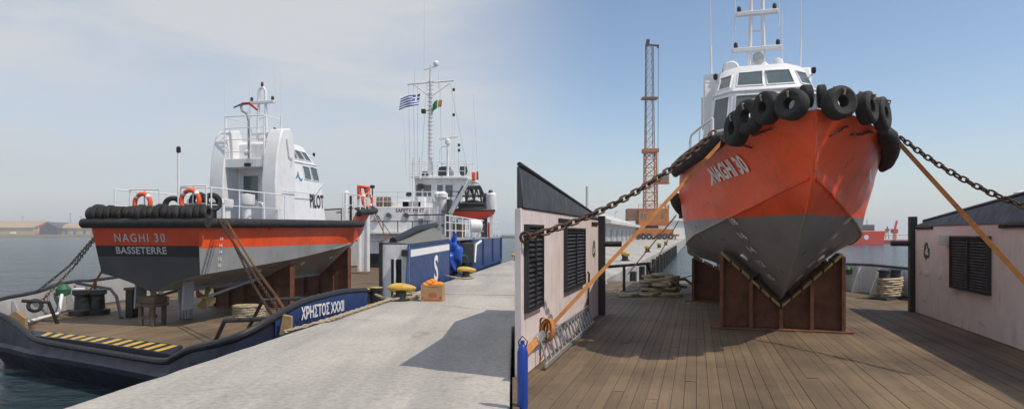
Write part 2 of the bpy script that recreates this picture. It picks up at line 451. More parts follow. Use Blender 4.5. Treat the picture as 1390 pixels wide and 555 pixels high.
# weathered planks
def plankwood(name, c1, c2):
    m, t, p, L = node_mat(name)
    co = N(t, 'ShaderNodeTexCoord'); g = N(t, 'ShaderNodeNewGeometry'); oi = N(t, 'ShaderNodeObjectInfo')
    mp_ = N(t, 'ShaderNodeMapping'); mp_.inputs['Scale'].default_value = (3.0, 9.0, 1)
    L(co.outputs['Object'], mp_.inputs[0])
    sc0 = N(t, 'ShaderNodeVectorMath', operation='SCALE'); sc0.inputs[0].default_value = (37, 11, 5); L(oi.outputs['Random'], sc0.inputs['Scale'])
    ad = N(t, 'ShaderNodeVectorMath', operation='ADD'); L(mp_.outputs[0], ad.inputs[0]); L(sc0.outputs[0], ad.inputs[1])
    n1 = N(t, 'ShaderNodeTexNoise', Scale=1.5, Detail=7.0, Roughness=0.65); L(ad.outputs[0], n1.inputs['Vector'])
    n2 = N(t, 'ShaderNodeTexNoise', Scale=0.55, Detail=7.0, Roughness=0.6); L(g.outputs['Position'], n2.inputs['Vector'])
    r1 = N(t, 'ShaderNodeMapRange'); r1.inputs['From Min'].default_value, r1.inputs['From Max'].default_value = 0.3, 0.7; L(n1.outputs['Fac'], r1.inputs['Value'])
    a = N(t, 'ShaderNodeMixRGB', Color1=(*c1, 1), Color2=(*c2, 1)); L(r1.outputs[0], a.inputs['Fac'])
    r2 = N(t, 'ShaderNodeMapRange'); r2.inputs['From Min'].default_value, r2.inputs['From Max'].default_value = 0.38, 0.68; r2.inputs['To Min'].default_value, r2.inputs['To Max'].default_value = 1.28, 0.55; L(n2.outputs['Fac'], r2.inputs['Value'])
    r3 = N(t, 'ShaderNodeMapRange'); r3.inputs['To Min'].default_value, r3.inputs['To Max'].default_value = 0.85, 1.12; L(oi.outputs['Random'], r3.inputs['Value'])
    mu = N(t, 'ShaderNodeMath', operation='MULTIPLY'); L(r2.outputs[0], mu.inputs[0]); L(r3.outputs[0], mu.inputs[1])
    sc = N(t, 'ShaderNodeVectorMath', operation='SCALE'); L(a.outputs[0], sc.inputs[0]); L(mu.outputs[0], sc.inputs['Scale'])
    # spilt red lead spots
    n4 = N(t, 'ShaderNodeTexNoise', Scale=1.7, Detail=3.0); L(g.outputs['Position'], n4.inputs['Vector'])
    r4 = N(t, 'ShaderNodeMapRange'); r4.inputs['From Min'].default_value, r4.inputs['From Max'].default_value = 0.70, 0.74; r4.inputs['To Max'].default_value = 0.6; L(n4.outputs['Fac'], r4.inputs['Value'])
    rd = N(t, 'ShaderNodeMixRGB', Color2=(0.17, 0.045, 0.03, 1)); L(r4.outputs[0], rd.inputs['Fac']); L(sc.outputs[0], rd.inputs['Color1'])
    pm = N(t, 'ShaderNodeMapping'); pm.inputs['Rotation'].default_value = (0, 0, R(16.4)); pm.inputs['Scale'].default_value = (1 / 0.256, 1 / 0.9, 0); L(g.outputs['Position'], pm.inputs[0])
    fr_ = N(t, 'ShaderNodeVectorMath', operation='FRACTION'); L(pm.outputs[0], fr_.inputs[0])
    sb0 = N(t, 'ShaderNodeVectorMath', operation='SUBTRACT'); L(fr_.outputs[0], sb0.inputs[0]); sb0.inputs[1].default_value = (0.5, 0.5, 0)
    ml = N(t, 'ShaderNodeVectorMath', operation='MULTIPLY'); L(sb0.outputs[0], ml.inputs[0]); ml.inputs[1].default_value = (0.256, 0.9, 0)
    ln = N(t, 'ShaderNodeVectorMath', operation='LENGTH'); L(ml.outputs[0], ln.inputs[0])
    r7 = N(t, 'ShaderNodeMapRange'); r7.inputs['From Min'].default_value, r7.inputs['From Max'].default_value = 0.013, 0.017; r7.inputs['To Min'].default_value, r7.inputs['To Max'].default_value = 0.75, 0.0; L(ln.outputs['Value'], r7.inputs['Value'])
    pg = N(t, 'ShaderNodeMixRGB', Color2=(0.03, 0.024, 0.018, 1)); L(r7.outputs[0], pg.inputs['Fac']); L(rd.outputs[0], pg.inputs['Color1'])
    L(pg.outputs[0], p.inputs['Base Color'])
    p.inputs['Roughness'].default_value = 0.72
    bp = N(t, 'ShaderNodeBump', Strength=0.4, Distance=0.006); L(n1.outputs['Fac'], bp.inputs['Height']); L(bp.outputs[0], p.inputs['Normal'])
    return m
M['plank'] = plankwood('deck_planking', (0.110, 0.076, 0.044), (0.182, 0.132, 0.079))
M['underdeck'] = mat('deck_seams', (0.09, 0.068, 0.048), 0.85, var=0.2)
# sea
def water():
    m, t, p, L = node_mat('harbour_water')
    p.inputs['Base Color'].default_value = (0.020, 0.046, 0.060, 1)
    p.inputs['Roughness'].default_value = 0.16
    p.inputs['IOR'].default_value = 1.33
    g = N(t, 'ShaderNodeNewGeometry')
    mp_ = N(t, 'ShaderNodeMapping'); mp_.inputs['Scale'].default_value = (0.55, 1.25, 1); mp_.inputs['Rotation'].default_value = (0, 0, R(12)); L(g.outputs['Position'], mp_.inputs[0])
    n1 = N(t, 'ShaderNodeTexNoise', Scale=0.8, Detail=8.0, Roughness=0.62, Distortion=0.6); L(mp_.outputs[0], n1.inputs['Vector'])
    n2 = N(t, 'ShaderNodeTexNoise', Scale=0.09, Detail=4.0); L(mp_.outputs[0], n2.inputs['Vector'])
    ad = N(t, 'ShaderNodeMath', operation='MULTIPLY_ADD'); L(n2.outputs['Fac'], ad.inputs[0]); ad.inputs[1].default_value = 1.6; L(n1.outputs['Fac'], ad.inputs[2])
    bp = N(t, 'ShaderNodeBump', Strength=1.0, Distance=0.95); L(ad.outputs[0], bp.inputs['Height']); L(bp.outputs[0], p.inputs['Normal'])
    return m
M['water'] = water()

# ------------------------------------------------------------------ lettering
def text_geo(body, bold=0.0, spacing=1.0, sub=False):
    cu = bpy.data.curves.new('t', 'FONT')
    cu.body, cu.size, cu.align_x, cu.align_y, cu.offset, cu.space_character = body, 1.0, 'CENTER', 'CENTER', bold, spacing
    cu.resolution_u = 3
    o = bpy.data.objects.new('t', cu)
    C.objects.link(o)
    dg = bpy.context.evaluated_depsgraph_get()
    me = bpy.data.meshes.new_from_object(o.evaluated_get(dg))
    vs = [v.co.copy() for v in me.vertices]
    fs = [tuple(p.vertices) for p in me.polygons]
    if sub:
        bm = bmesh.new(); bm.from_mesh(me)
        bmesh.ops.triangulate(bm, faces=bm.faces)
        for _ in range(4):
            es = [e for e in bm.edges if e.calc_length() > 0.16]
            if not es: break
            bmesh.ops.subdivide_edges(bm, edges=es, cuts=1)
            bmesh.ops.triangulate(bm, faces=bm.faces)
        vs = [v.co.copy() for v in bm.verts]
        bm.verts.index_update()
        fs = [tuple(v.index for v in f.verts) for f in bm.faces]
        bm.free()
    bpy.data.objects.remove(o); bpy.data.curves.remove(cu); bpy.data.meshes.remove(me)
    x0, x1 = min(v.x for v in vs), max(v.x for v in vs)
    y0, y1 = min(v.y for v in vs), max(v.y for v in vs)
    return [((v.x - (x0 + x1) / 2) / (x1 - x0), (v.y - (y0 + y1) / 2) / (y1 - y0)) for v in vs], fs
def text_on(name, body, fn, w, h, material, parent, bold=0.015, spacing=1.0, world=False, label=None, sub=False, split=False):
    "fn(a, b) gives the surface point a metres along and b metres up from the middle of the words"
    vs, fs = text_geo(body, bold, spacing, sub)
    if not split:
        mb = MB().add([fn(a * w, b * h) for a, b in vs], fs)
        return mb.build(name, material, parent, world, recalc=False, smooth=0, label=label)
    root_ = list(range(len(vs)))
    def find(i):
        while root_[i] != i: root_[i] = root_[root_[i]]; i = root_[i]
        return i
    for f in fs:
        for i in f[1:]: root_[find(i)] = find(f[0])
    groups = {}
    for i in range(len(vs)): groups.setdefault(find(i), []).append(i)
    for ids in sorted(groups.values(), key=lambda g: min(vs[i][0] for i in g)):
        ix = {i: k for k, i in enumerate(ids)}
        MB().add([fn(vs[i][0] * w, vs[i][1] * h) for i in ids], [tuple(ix[i] for i in f) for f in fs if f[0] in ix]).build(name, material, parent, world, recalc=False, smooth=0)

# ------------------------------------------------------------------ setting: sea, pier, far shore
uq = V(math.sin(R(7.4)), math.cos(R(7.4)), 0); vq = V(uq.y, -uq.x, 0)
ur = V(math.sin(R(16.4)), math.cos(R(16.4)), 0); vr = V(ur.y, -ur.x, 0)
SEA = -1.85
Q0 = V(-4.55, 6.0, 0)
def Q(a, b, z=0.0):
    return Q0 + uq * a + vq * b + V(0, 0, z)
q = 5200
structure(MB().add([(-q, -q, SEA), (q, -q, SEA), (q, q, SEA), (-q, q, SEA)], [(0, 1, 2, 3)]).build('sea', M['water']))

PIER_R = [V(-0.02, -8, 0), V(-0.02, 7.4, 0), V(0.0, 11.8, 0), V(6.15, 32.7, 0)]
def pier_edge(t): return PIER_R[-1] + ur * t
pier_pts = [Q(-14, 0), *[V(p.x, p.y, 0) for p in PIER_R], pier_edge(60), pier_edge(420), pier_edge(420) - vr * 160, Q(420, -20), Q(120, 0), *[Q(36 - 0.35 * k, random.choice((0, 0, 0, 0.008, 0.02, -0.006, 0.035 if k % 7 == 0 else 0))) for k in range(142)]]
pier = structure(MB().prism([V(p.x, p.y, -5) for p in pier_pts], (0, 0, 5)).build('quay', M['concrete'], smooth=0, bev=0.03))
for a in (12.2, 20.2, 28.2):
    b0, b1 = 0.02, 0.0
    MB().prism([Q(a, 0.03, 0.001), Q(a, 3.4 + a * 0.05, 0.001), Q(a + 0.025, 3.4 + a * 0.05, 0.001), Q(a + 0.025, 0.03, 0.001)], (0, 0, 0.004)).build('expansion_joint', M['hood'], pier, world=True, smooth=0)

# ------------------------------------------------------------------ pilot boat hull
KX = (8.9, 9.6, 10.3, 11, 12, 12.7, 13.05, 13.2, 13.25); KZ = (0, 0.10, 0.34, 0.70, 1.28, 1.72, 2.1, 2.45, 2.86)
LEN = 13.25
def zk(x): return crom(KX, KZ, x)
def zc(x): return max(crom((0, 4, 7, 9, 10.5, 11.8, 12.6, 12.98), (0.52, 0.76, 1.04, 1.28, 1.52, 1.77, 1.95, 2.03), x), zk(x))
def bc(x): return crom((0, 4, 7, 8.7, 9.7, 10.7, 11.7, 12.5, 12.98), (1.62, 1.70, 1.68, 1.52, 1.26, 0.93, 0.55, 0.22, 0), x)
def bd(x):
    return crom((0, 4, 8, 8.8, 9.7, 10.7, 11.7, 12.4, 12.9, 13.15, LEN), (1.75, 1.82, 1.82, 1.79, 1.64, 1.42, 1.11, 0.80, 0.47, 0.22, 0), x)
def zd(x): return crom((0, 5, 8.2, 8.9, 11, LEN), (1.94, 1.98, 2.08, 2.58, 2.68, 2.86), x)
def side(x, z):
    "half breadth of the topsides at height z"
    z0, z1 = zc(x), zd(x)
    t = min(1, max(0, (z - z0) / max(1e-4, z1 - z0)))
    fl = min(1, max(0, (x - 7.5) / 4))
    return bc(x) + (bd(x) - bc(x)) * (t ** (1 + 0.5 * fl))
def transom_x(z): return -0.165 * (z - 0.0)        # raked aft: the top overhangs
def hull_mesh():
    xs = list(np.linspace(0, 8, 17)) + list(np.linspace(8.25, 12, 24)) + list(np.linspace(12.1, 13.2, 16)) + [13.235, LEN]
    mb = MB()
    for sgn in (-1, 1):
        rows = []
        for x in xs:
            row = []
            k, c, d = zk(x), zc(x), zd(x)
            for i in range(5):
                t = i / 5
                row.append((t * bc(x), k + (c - k) * (t + 0.10 * math.sin(math.pi * t) * (1 - x / 14))))
            for i in range(11):
                z = c + (d - c) * i / 10
                row.append((side(x, z), z))
            rows.append([V(x + (transom_x(z) if x == 0 else 0), sgn * y, z) for y, z in row])
        mb.grid(rows)
    return mb
def hull_side_fn(xc, z0, sgn, eps=0.022, flip=False):
    "surface point for lettering on one side; reading direction runs forward or aft"
    def fn(a, b):
        x, z = xc + (-a if flip else a), z0 + b
        return V(x, sgn * (side(x, z) + eps), z)
    return fn

def lifebuoy(loc, axis, label, up=(0, 0, 1), r=0.27, group=None):
    t = thing('lifebuoy', label, 'lifebuoy', loc, 0, group)
    MB().torus((0, 0, 0), r, 0.062, axis, 28, 10).build('ring', M['orange_p'], t)
    e1, e2 = perp(axis)
    for k in range(4):
        a = math.pi / 4 + k * math.pi / 2
        mb = MB()
        n = 5
        arc = [(e1 * math.cos(a + (i - 2) * 0.07) + e2 * math.sin(a + (i - 2) * 0.07)) * r for i in range(n)]
        mb.tube(arc, 0.066, 10)
        mb.build('reflective_band', M['letter'], t)
    return t

TYRE = {}
def tyre_mesh(r, w, hole=0.5):
    key = (r, w, hole)
    if key not in TYRE:
        h = w / 2
        ri = r * hole
        prof = [(ri, -h * 0.55), (ri * 1.08, -h * 0.8), (r * 0.78, -h), (r * 0.93, -h * 0.86), (r, -h * 0.62), (r * 0.985, -h * 0.60), (r * 0.985, -h * 0.5), (r, -h * 0.48),
                (r, -h * 0.05), (r * 0.985, -h * 0.03), (r * 0.985, h * 0.07), (r, h * 0.09), (r, h * 0.5), (r * 0.985, h * 0.52), (r * 0.985, h * 0.6), (r, h * 0.62),
                (r * 0.93, h * 0.86), (r * 0.78, h), (ri * 1.08, h * 0.8), (ri, h * 0.55), (ri * 1.12, 0)]
        TYRE[key] = MB().lathe(prof, (0, 0, 0), (1, 0, 0), 30, True).mesh('tyre', M['rubber'])
    return TYRE[key]
def tyre(loc, axis, r, w, label, group, hole=0.5, roll=None):
    o = bpy.data.objects.new('tyre', tyre_mesh(r, w, hole))
    C.objects.link(o)
    o.matrix_basis = frame(axis, None, loc)
    return tag(o, label, 'tyre', group)

def panel(qd, u0, u1, v0, v1, off):
    "sub-rectangle of a quad a,b,c,d (a-b bottom, d-c top) lifted along its normal"
    a, b, c, d = qd
    n = (b - a).cross(d - a).normalized()
    g = lambda u, v: lerp(lerp(a, b, u), lerp(d, c, u), v) + n * off
    return [g(u0, v0), g(u1, v0), g(u1, v1), g(u0, v1)], n
def window_on(qd, u0, u1, v0, v1, parent, fr=0.035, frame_mat='white', flipn=1, world=False):
    pts, n = panel(qd, u0, u1, v0, v1, 0.0)
    n = n * flipn
    mid = sum(pts, Vector()) / 4
    outer = [p + (p - mid).normalized() * fr for p in pts]
    mb = MB()
    for i in range(4):
        j = (i + 1) % 4
        mb.hexa([pts[i] - n * 0.01, pts[j] - n * 0.01, outer[j] - n * 0.01, outer[i] - n * 0.01, pts[i] + n * 0.03, pts[j] + n * 0.03, outer[j] + n * 0.025, outer[i] + n * 0.025])
    w = mb.build('window', M[frame_mat], parent, world)
    MB().prism([p - n * 0.005 for p in pts], n * 0.014).build('pane', M['glass'], w, world, smooth=0)
    return w

def railing(parent, pts, h, r=0.018, mids=(0.5,), posts=None, material='white', name='railing', tilt=None):
    mb = MB()
    pts = [Vector(p) for p in pts]
    top = [p + V(0, 0, h) for p in pts]
    mb.tube(top, r, 7)
    for m_ in mids:
        mb.tube([p + V(0, 0, h * m_) for p in pts], r * 0.75, 6)
    for i in (range(len(pts)) if posts is None else posts):
        mb.tube([pts[i], top[i]], r, 7)
    return mb.build(name, M[material], parent, world=parent.get('category') == 'tug')

def make_boat(label, loc, rz, stern_view):
    t = thing('pilot_boat', label, 'boat', loc, rz)
    hm_ = M['hull'] if stern_view else M['hull_b']
    hull_mesh().build('hull', hm_, t, recalc=True, smooth=28)
    # transom plate, slightly inside the hull's last edge
    ring = []
    k, c, d = zk(0), zc(0), zd(0)
    pr = [(bc(0) * i / 5, k + (c - k) * (i / 5 + 0.10 * math.sin(math.pi * i / 5))) for i in range(6)] + [(side(0, c + (d - c) * i / 6), c + (d - c) * i / 6) for i in range(1, 7)]
    poly = [V(transom_x(z), -y, z) for y, z in pr[::-1]] + [V(transom_x(z), y, z) for y, z in pr[1:]]
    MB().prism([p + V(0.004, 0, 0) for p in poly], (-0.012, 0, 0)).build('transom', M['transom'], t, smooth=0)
    # deck
    xs = np.linspace(0.0, 13.1, 40)
    dz = lambda x: min(zd(x), 2.12) - 0.03
    rows = [[V(x, -side(x, dz(x)) + 0.01, dz(x)), V(x, 0, dz(x) + 0.03), V(x, side(x, dz(x)) - 0.01, dz(x))] for x in xs]
    MB().grid(rows).build('deck', M['deckgrey'], t)
    # sheer fender (rubber roll) along both sides and across the stern
    fz = lambda x: zd(x) - 0.03
    for s in (-1, 1):
        xs1 = list(np.linspace(-0.12, 9.0, 20))
        if not stern_view: xs1 = list(np.linspace(-0.12, 8.1 if s < 0 else 5.5, 20))
        if True:
            MB().tube([V(x, s * (side(min(max(x, 0), 8.2), 1.9) + 0.10), crom((0, 9), (1.93, 2.03), x)) for x in xs1], 0.135, 12).build('rubber_fender', M['rubber'], t)
    MB().tube([V(-0.30, y, 1.93) for y in np.linspace(-2.04, 2.04, 8)], 0.135, 12).build('rubber_fender', M['rubber'], t)
    xs2 = list(np.linspace(8.75, 13.15, 16)) + [13.27]
    bow = [V(x, -(bd(x) + 0.08), zd(x) - 0.07) for x in xs2] + [V(LEN + 0.1, 0, zd(LEN) - 0.07)] + [V(x, bd(x) + 0.08, zd(x) - 0.07) for x in xs2[::-1]]
    if stern_view:
        MB().tube(bow, 0.125, 12).build('bow_fender', M['rubber'], t)
    else:
        for s in (-1, 1):
            MB().tube([V(x, s * (bd(x) + 0.08), zd(x) - 0.03) for x in [*np.linspace(8.75, 12.0, 16)]], [0.06, 0.12] + [0.14] * 12 + [0.12, 0.06], 12).build('bow_fender', M['rubber'], t)
    # inner bulwark of the raised bow
    xs3 = np.linspace(8.4, 12.9, 14)
    for s in (-1, 1):
        MB().grid([[V(x, s * max(0.02, side(x, z) - 0.05), z) for z in (zd(x) - 0.01, (zd(x) + 2.08) / 2, 2.08)] for x in xs3]).build('inner_bulwark', M['grey'], t)
    # spray rail along the chine and stem bar
    for s in (-1, 1):
        xr = np.linspace(7.0, 12.9, 26)
        MB().tube([V(x, s * (bc(x) + 0.005), zc(x)) for x in xr], 0.022, 6).build('spray_rail', hm_, t)
    xs4 = np.linspace(9.2, 13.24, 20)
    MB().tube([V(x + 0.0, 0, zk(x)) for x in xs4], 0.028, 7).build('stem_bar', hm_, t)
    # keel, shafts, rudders
    mb = MB(); mb.prism([V(0.9, -0.04, 0.02), V(9.2, -0.04, 0.02), V(8.6, -0.04, -0.10), V(1.6, -0.04, -0.10)], (0, 0.08, 0)); mb.build('keel', M['grey'], t)
    for s in (-1, 1):
        mb = MB(); mb.tube([V(3.8, s * 0.8, 0.18), V(1.2, s * 0.8, -0.22)], 0.045, 8)
        sh = mb.build('propeller_shaft', M['galv'], t)
        mb = MB(); mb.lathe([(0.06, -0.1), (0.09, 0.0), (0.03, 0.14)], (1.1, s * 0.8, -0.24), (-1, 0, 0.15), 10)
        for k in range(4):
            a = k * math.pi / 2 + 0.4
            d_ = V(0, math.cos(a), math.sin(a)); e_ = V(0, -math.sin(a), math.cos(a))
            c0 = V(1.1, s * 0.8, -0.24)
            mb.prism([c0 + d_ * 0.06 - e_ * 0.05, c0 + d_ * 0.3 - e_ * 0.13 + V(0.05, 0, 0), c0 + d_ * 0.36 + V(0.02, 0, 0), c0 + d_ * 0.3 + e_ * 0.13 - V(0.05, 0, 0), c0 + d_ * 0.06 + e_ * 0.05], (0.02, 0, 0))
        mb.build('propeller', mat('bronze', (0.35, 0.26, 0.12), 0.4, metal=0.7) if 'bronze' not in bpy.data.materials else bpy.data.materials['bronze'], sh)
        MB().prism([V(0.25, s * 0.8 - 0.03, 0.3), V(0.65, s * 0.8 - 0.03, 0.3), V(0.6, s * 0.8 - 0.03, -0.5), V(0.2, s * 0.8 - 0.03, -0.5)], (0, 0.06, 0)).build('rudder', M['grey'], t, bev=0.01)
    # white sacrificial anodes
    for x in (3.6, 6.2, 8.4, 9.85):
        for s in (-1, 1):
            y, z0 = bc(x) * 0.5, zk(x) + (zc(x) - zk(x)) * 0.57
            MB().lathe([(0.0, -0.06), (0.08, -0.05), (0.095, 0), (0.08, 0.05), (0, 0.06)], (x, s * y, z0), (0.1, s * 0.6, -0.8), 12).build('anode', M['letter'], t)
    # sea-chest grating near the stem
    gx, gy = 9.45, -0.42
    if not stern_view:
        mb = MB()
        for i in range(8):
            x = 9.2 + i * 0.085
            y = 0.28 * bc(x); z0 = zk(x) + (zc(x) - zk(x)) * (0.28 + 0.07)
            mb.box((x, -y - 0.02, z0 - 0.03), (0.045, 0.03, 0.12))
        mb.build('grating', M['dark'], t)
    # ---------------- cabin
    kz_, up = (1.0, 0.0) if stern_view else (1.10, 0.28)
    def lvl(z, xa, xf, w, c, cf):
        z = 2.02 + (z - 2.02) * kz_
        return [V(xa, -w, z), V(xf - c, -w, z), V(xf, -w + cf, z), V(xf, w - cf, z), V(xf - c, w, z), V(xa, w, z)]
    L0 = lvl(2.02, 4.75, 7.75, 1.26, 0.50, 0.42)
    L1 = lvl(3.45, 4.75, 7.42, 1.17, 0.45, 0.40)
    L2 = lvl(4.22, 4.75, 7.22, 1.07, 0.42, 0.38)
    L3 = lvl(4.80, 4.75, 6.55, 0.92, 0.36, 0.34)
    L4 = lvl(4.90, 4.85, 6.40, 0.82, 0.34, 0.32)
    mb = MB()
    lv = [L0, L1, L2, L3, L4]
    vs_ = [p for l in lv for p in l]
    fs_ = [(i * 6 + k, i * 6 + (k + 1) % 6, (i + 1) * 6 + (k + 1) % 6, (i + 1) * 6 + k) for i in range(4) for k in range(6)] + [tuple(range(24, 30)), tuple(range(6))[::-1]]
    mb.add(vs_, fs_)
    cab = mb.build('cabin', M['white'], t, bev=0.025)
    quad = lambda a, b, k: (a[k], a[(k + 1) % 6], b[(k + 1) % 6], b[k])
    for k, rows in ((0, ((L2, L3, ((0.30, 0.42), (0.48, 0.66), (0.72, 0.9)), 0.22, 0.72), (L1, L2, ((0.52, 0.72), (0.78, 0.97)), 0.25, 0.85))),
                    (4, ((L2, L3, ((0.10, 0.28), (0.34, 0.52), (0.58, 0.70)), 0.22, 0.72), (L1, L2, ((0.03, 0.22), (0.28, 0.48)), 0.25, 0.85)))):
        for la, lb, us, v0, v1 in rows:
            for u0, u1 in us:
                window_on(quad(la, lb, k), u0, u1, v0, v1, cab)
    for k in (1, 3):
        window_on(quad(L2, L3, k), 0.18, 0.82, 0.2, 0.74, cab)
        window_on(quad(L1, L2, k), 0.14, 0.86, 0.0, 0.86, cab)
        window_on(quad(L0, L1, k), 0.2, 0.8, 0.72, 0.97, cab)
    for u0, u1 in ((0.06, 0.46), (0.54, 0.94)):
        window_on(quad(L2, L3, 2), u0, u1, 0.2, 0.8, cab)
        window_on(quad(L1, L2, 2), u0, u1, 0.05, 0.86, cab)
    MB().tube([p + V(0, 0, 0.0) for p in (L2[0] + V(0, -0.01, 0), L2[1] + V(0.0, -0.01, 0), L2[2] + V(0.012, 0, 0), L2[3] + V(0.012, 0, 0), L2[4] + V(0, 0.01, 0), L2[5] + V(0, 0.01, 0))], 0.03, 6).build('brow_trim', M['white'], cab)
    # two aft casings beside the door, their tops swept
    for s in (-1, 1):
        prof = [(3.95, 2.0), (3.88, 3.4), (3.98, 4.3), (4.18, 5.0), (4.32, 5.22), (4.78, 5.30), (4.95, 5.0), (5.05, 4.4), (5.05, 2.0)]
        MB().prism([V(x, s * 1.285, 2.0 + (z - 2.0) * (kz_ if kz_ == 1 else 1.05)) for x, z in prof], (0, -s * 0.54, 0)).build('casing', M['white'], t, bev=0.04)
        MB().torus((4.35, s * 1.02, 4.96), 0.09, 0.03, (1, 0, 0), 14, 6).build('mushroom_vent', M['white'], t)
    MB().box((4.5, 0, 4.05), (1.0, 1.62, 0.30)).build('bridge_coaming', M['white'], t, bev=0.02)
    MB().box((3.98, -0.15, 3.98), (0.10, 0.22, 0.12)).build('floodlight', M['black'], t, bev=0.01)
    aft = (V(4.745, 0.78, 2.05), V(4.745, -0.78, 2.05), V(4.745, -0.78, 3.9), V(4.745, 0.78, 3.9))
    window_on(aft, 0.14, 0.52, 0.42, 0.88, cab)
    dr = MB().prism(panel(aft, 0.64, 0.99, 0.0, 0.93, 0.0)[0], (-0.04, 0, 0)).build('door', M['door'], t, bev=0.008)
    MB().lathe([(0.13, 0), (0.17, 0.01), (0.17, 0.03), (0.13, 0.03)], (4.70, -0.48, 3.3), (-1, 0, 0), 18, True).build('porthole_rim', M['galv'], dr)
    MB().cyl((4.705, -0.48, 3.3), (4.695, -0.48, 3.3), 0.135, n=18).build('porthole_glass', M['glass'], dr)
    MB().cyl((4.735, 0.72, 2.1), (4.735, 0.72, 4.0), 0.04).build('vent_pipe', M['white'], t)
    # flying bridge rails
    railing(t, [V(4.95, -0.78, 4.2), V(4.0, -0.76, 4.2), V(3.98, -0.25, 4.2), V(3.98, 0.35, 4.2), V(4.0, 0.76, 4.2), V(4.9, 0.78, 4.2)], 1.45, 0.02, (0.16, 0.45, 0.72), (1, 2, 4), name='bridge_railing')
    # fire monitor on the bridge
    mb = MB(); mb.tube([V(4.1, -0.1, 4.2), V(4.1, -0.1, 5.55)], 0.035, 8)
    mb.tube([V(4.1, -0.1, 5.5), V(4.1, -0.02, 5.75), V(4.1, 0.16, 5.85), V(4.12, 0.22, 6.02), V(4.12, 0.10, 6.12)], 0.04, 8)
    mo = None if not stern_view else mb.build('fire_monitor', M['grey'], t)
    if mo: MB().tube([V(4.12, 0.16, 6.1), V(4.12, -0.12, 6.1), V(4.12, -0.42, 5.86)], [0.05, 0.05, 0.035], 8).build('nozzle', M['tyre_red'], mo)
    if mo: MB().tube([V(4.12, 0.16, 6.1), V(4.12, 0.5, 5.98)], [0.03, 0.022], 7).build('nozzle_arm', M['black'], mo)
    MB().lathe([(0, -0.1), (0.12, -0.08), (0.14, 0.02), (0.09, 0.12), (0, 0.15)], (4.35, 0.12, 4.42), (0, 0, 1), 14).build('satellite_dome', M['white'], t)
    # life raft canister on the roof
    lr = MB().lathe([(0.0, -0.42), (0.16, -0.42), (0.2, -0.36), (0.2, 0.36), (0.16, 0.42), (0.0, 0.42)], (5.15, -0.62, 5.10 + up), (1, -0.05, -0.05), 18).build('life_raft_canister', M['white'], t)
    for dx in (-0.22, 0, 0.22):
        MB().torus((5.15 + dx, -0.62 - dx * 0.05, 5.10 + up - dx * 0.05), 0.205, 0.012, (1, -0.05, -0.05), 18, 6).build('strap_band', M['grey'], lr)
    # mast
    zl, zu, zt = (5.2, 6.32, 6.85) if stern_view else (5.95, 6.86, 7.7)
    xm = 5.0
    mb = MB()
    for s in (-1, 1):
        mb.tube([V(xm, s * 0.19, 4.85), V(xm, s * 0.14, zu), V(xm, s * 0.13, zt - 0.12), V(xm, s * 0.05, zt)], 0.05, 9)
    mb.tube([V(xm, -0.08, zt - 0.01), V(xm, 0.08, zt - 0.01)], 0.045, 8)
    for z in (zl - 0.35, (zl + zu) / 2):
        mb.tube([V(xm, -0.2, z), V(xm, 0.2, z)], 0.022, 6)
    ms = mb.build('mast', M['white'], t)
    for z, w in ((zl, 0.58), (zu, 0.50)):
        MB().box((xm, 0, z), (0.14, 2 * w, 0.10)).build('crossarm', M['white'], ms, bev=0.015)
        for s in (-1, 1):
            MB().lathe([(0.045, 0), (0.05, 0.05), (0.05, 0.12), (0.03, 0.15)], (xm, s * (w - 0.08), z + 0.05), n=10).build('navigation_light', M['black'], ms)
            MB().tube([V(xm + 0.03, s * (w + 0.02), z - 0.4), V(xm + 0.03, s * (w + 0.02), z + 0.95)], [0.014, 0.008], 6).build('whip_antenna', M['white'], ms)
    MB().lathe([(0.03, 0.0), (0.045, 0.06), (0.045, 0.16), (0.02, 0.2)], (xm, 0, zt), n=10).build('masthead_light', M['black'], ms)
    MB().lathe([(0.1, 0), (0.13, 0.05), (0.13, 0.2), (0.1, 0.25), (0.04, 0.3)], (5.35, 0.15, 4.92 + up), n=14).build('compass_dome', M['white'], t)
    sc_ = MB().tube([V(5.95, -0.05, 4.9 + up), V(5.95, -0.05, 5.1 + up)], 0.03, 8).build('searchlight', M['white'], t)
    MB().lathe([(0.10, -0.14), (0.13, -0.1), (0.13, 0.1), (0.0, 0.1)], (6.0, -0.05, 5.18 + up), (-1, 0, -0.1), 14).build('lamp_housing', M['galv'], sc_)
    MB().lathe([(0.0, 0), (0.14, 0.03), (0.16, 0.16), (0.1, 0.3), (0.0, 0.33)], (5.6, 0.38, 4.92 + up), (0.15, 0.2, 1), 14).build('radome', M['white'], t)
    for s in (-1, 1):
        mb = MB(); mb.tube([V(4.5, s * 1.08, 5.2), V(4.48, s * 1.1, 6.25 if not stern_view else 5.7)], 0.028, 8)
        mb.tube([V(4.48, s * 1.1, 6.2 if not stern_view else 5.65), V(4.46, s * 1.12, 9.3 if not stern_view else 7.2)], [0.014, 0.006], 6)
        mb.build('whip_antenna', M['white'], t)
        MB().lathe([(0.03, -0.06), (0.05, -0.03), (0.05, 0.06), (0.02, 0.08)], (6.7, s * 1.04, 4.62 + up), n=10).build('deck_lamp', M['black'], t)
        MB().tube([V(6.2, s * 0.92, 4.5 + up), V(6.7, s * 1.04, 4.58 + up)], 0.02, 6).build('lamp_bracket', M['white'], t)
    # grab rails on the cabin sides
    for s in (-1, 1):
        MB().tube([V(4.2, s * 1.36, 3.1), V(6.3, s * 1.34, 3.1), V(6.9, s * 1.3, 3.55), V(7.5, s * 0.95, 3.55), V(7.85, s * 0.5, 3.5)], 0.016, 6).build('grab_rail', M['white'], t)
        MB().tube([V(4.5, s * 1.32, 4.9), V(4.62, s * 1.32, 4.3), V(4.8, s * 1.33, 4.25), V(4.78, s * 1.3, 4.0)], 0.025, 6).build('exhaust_pipe', M['white'], t)
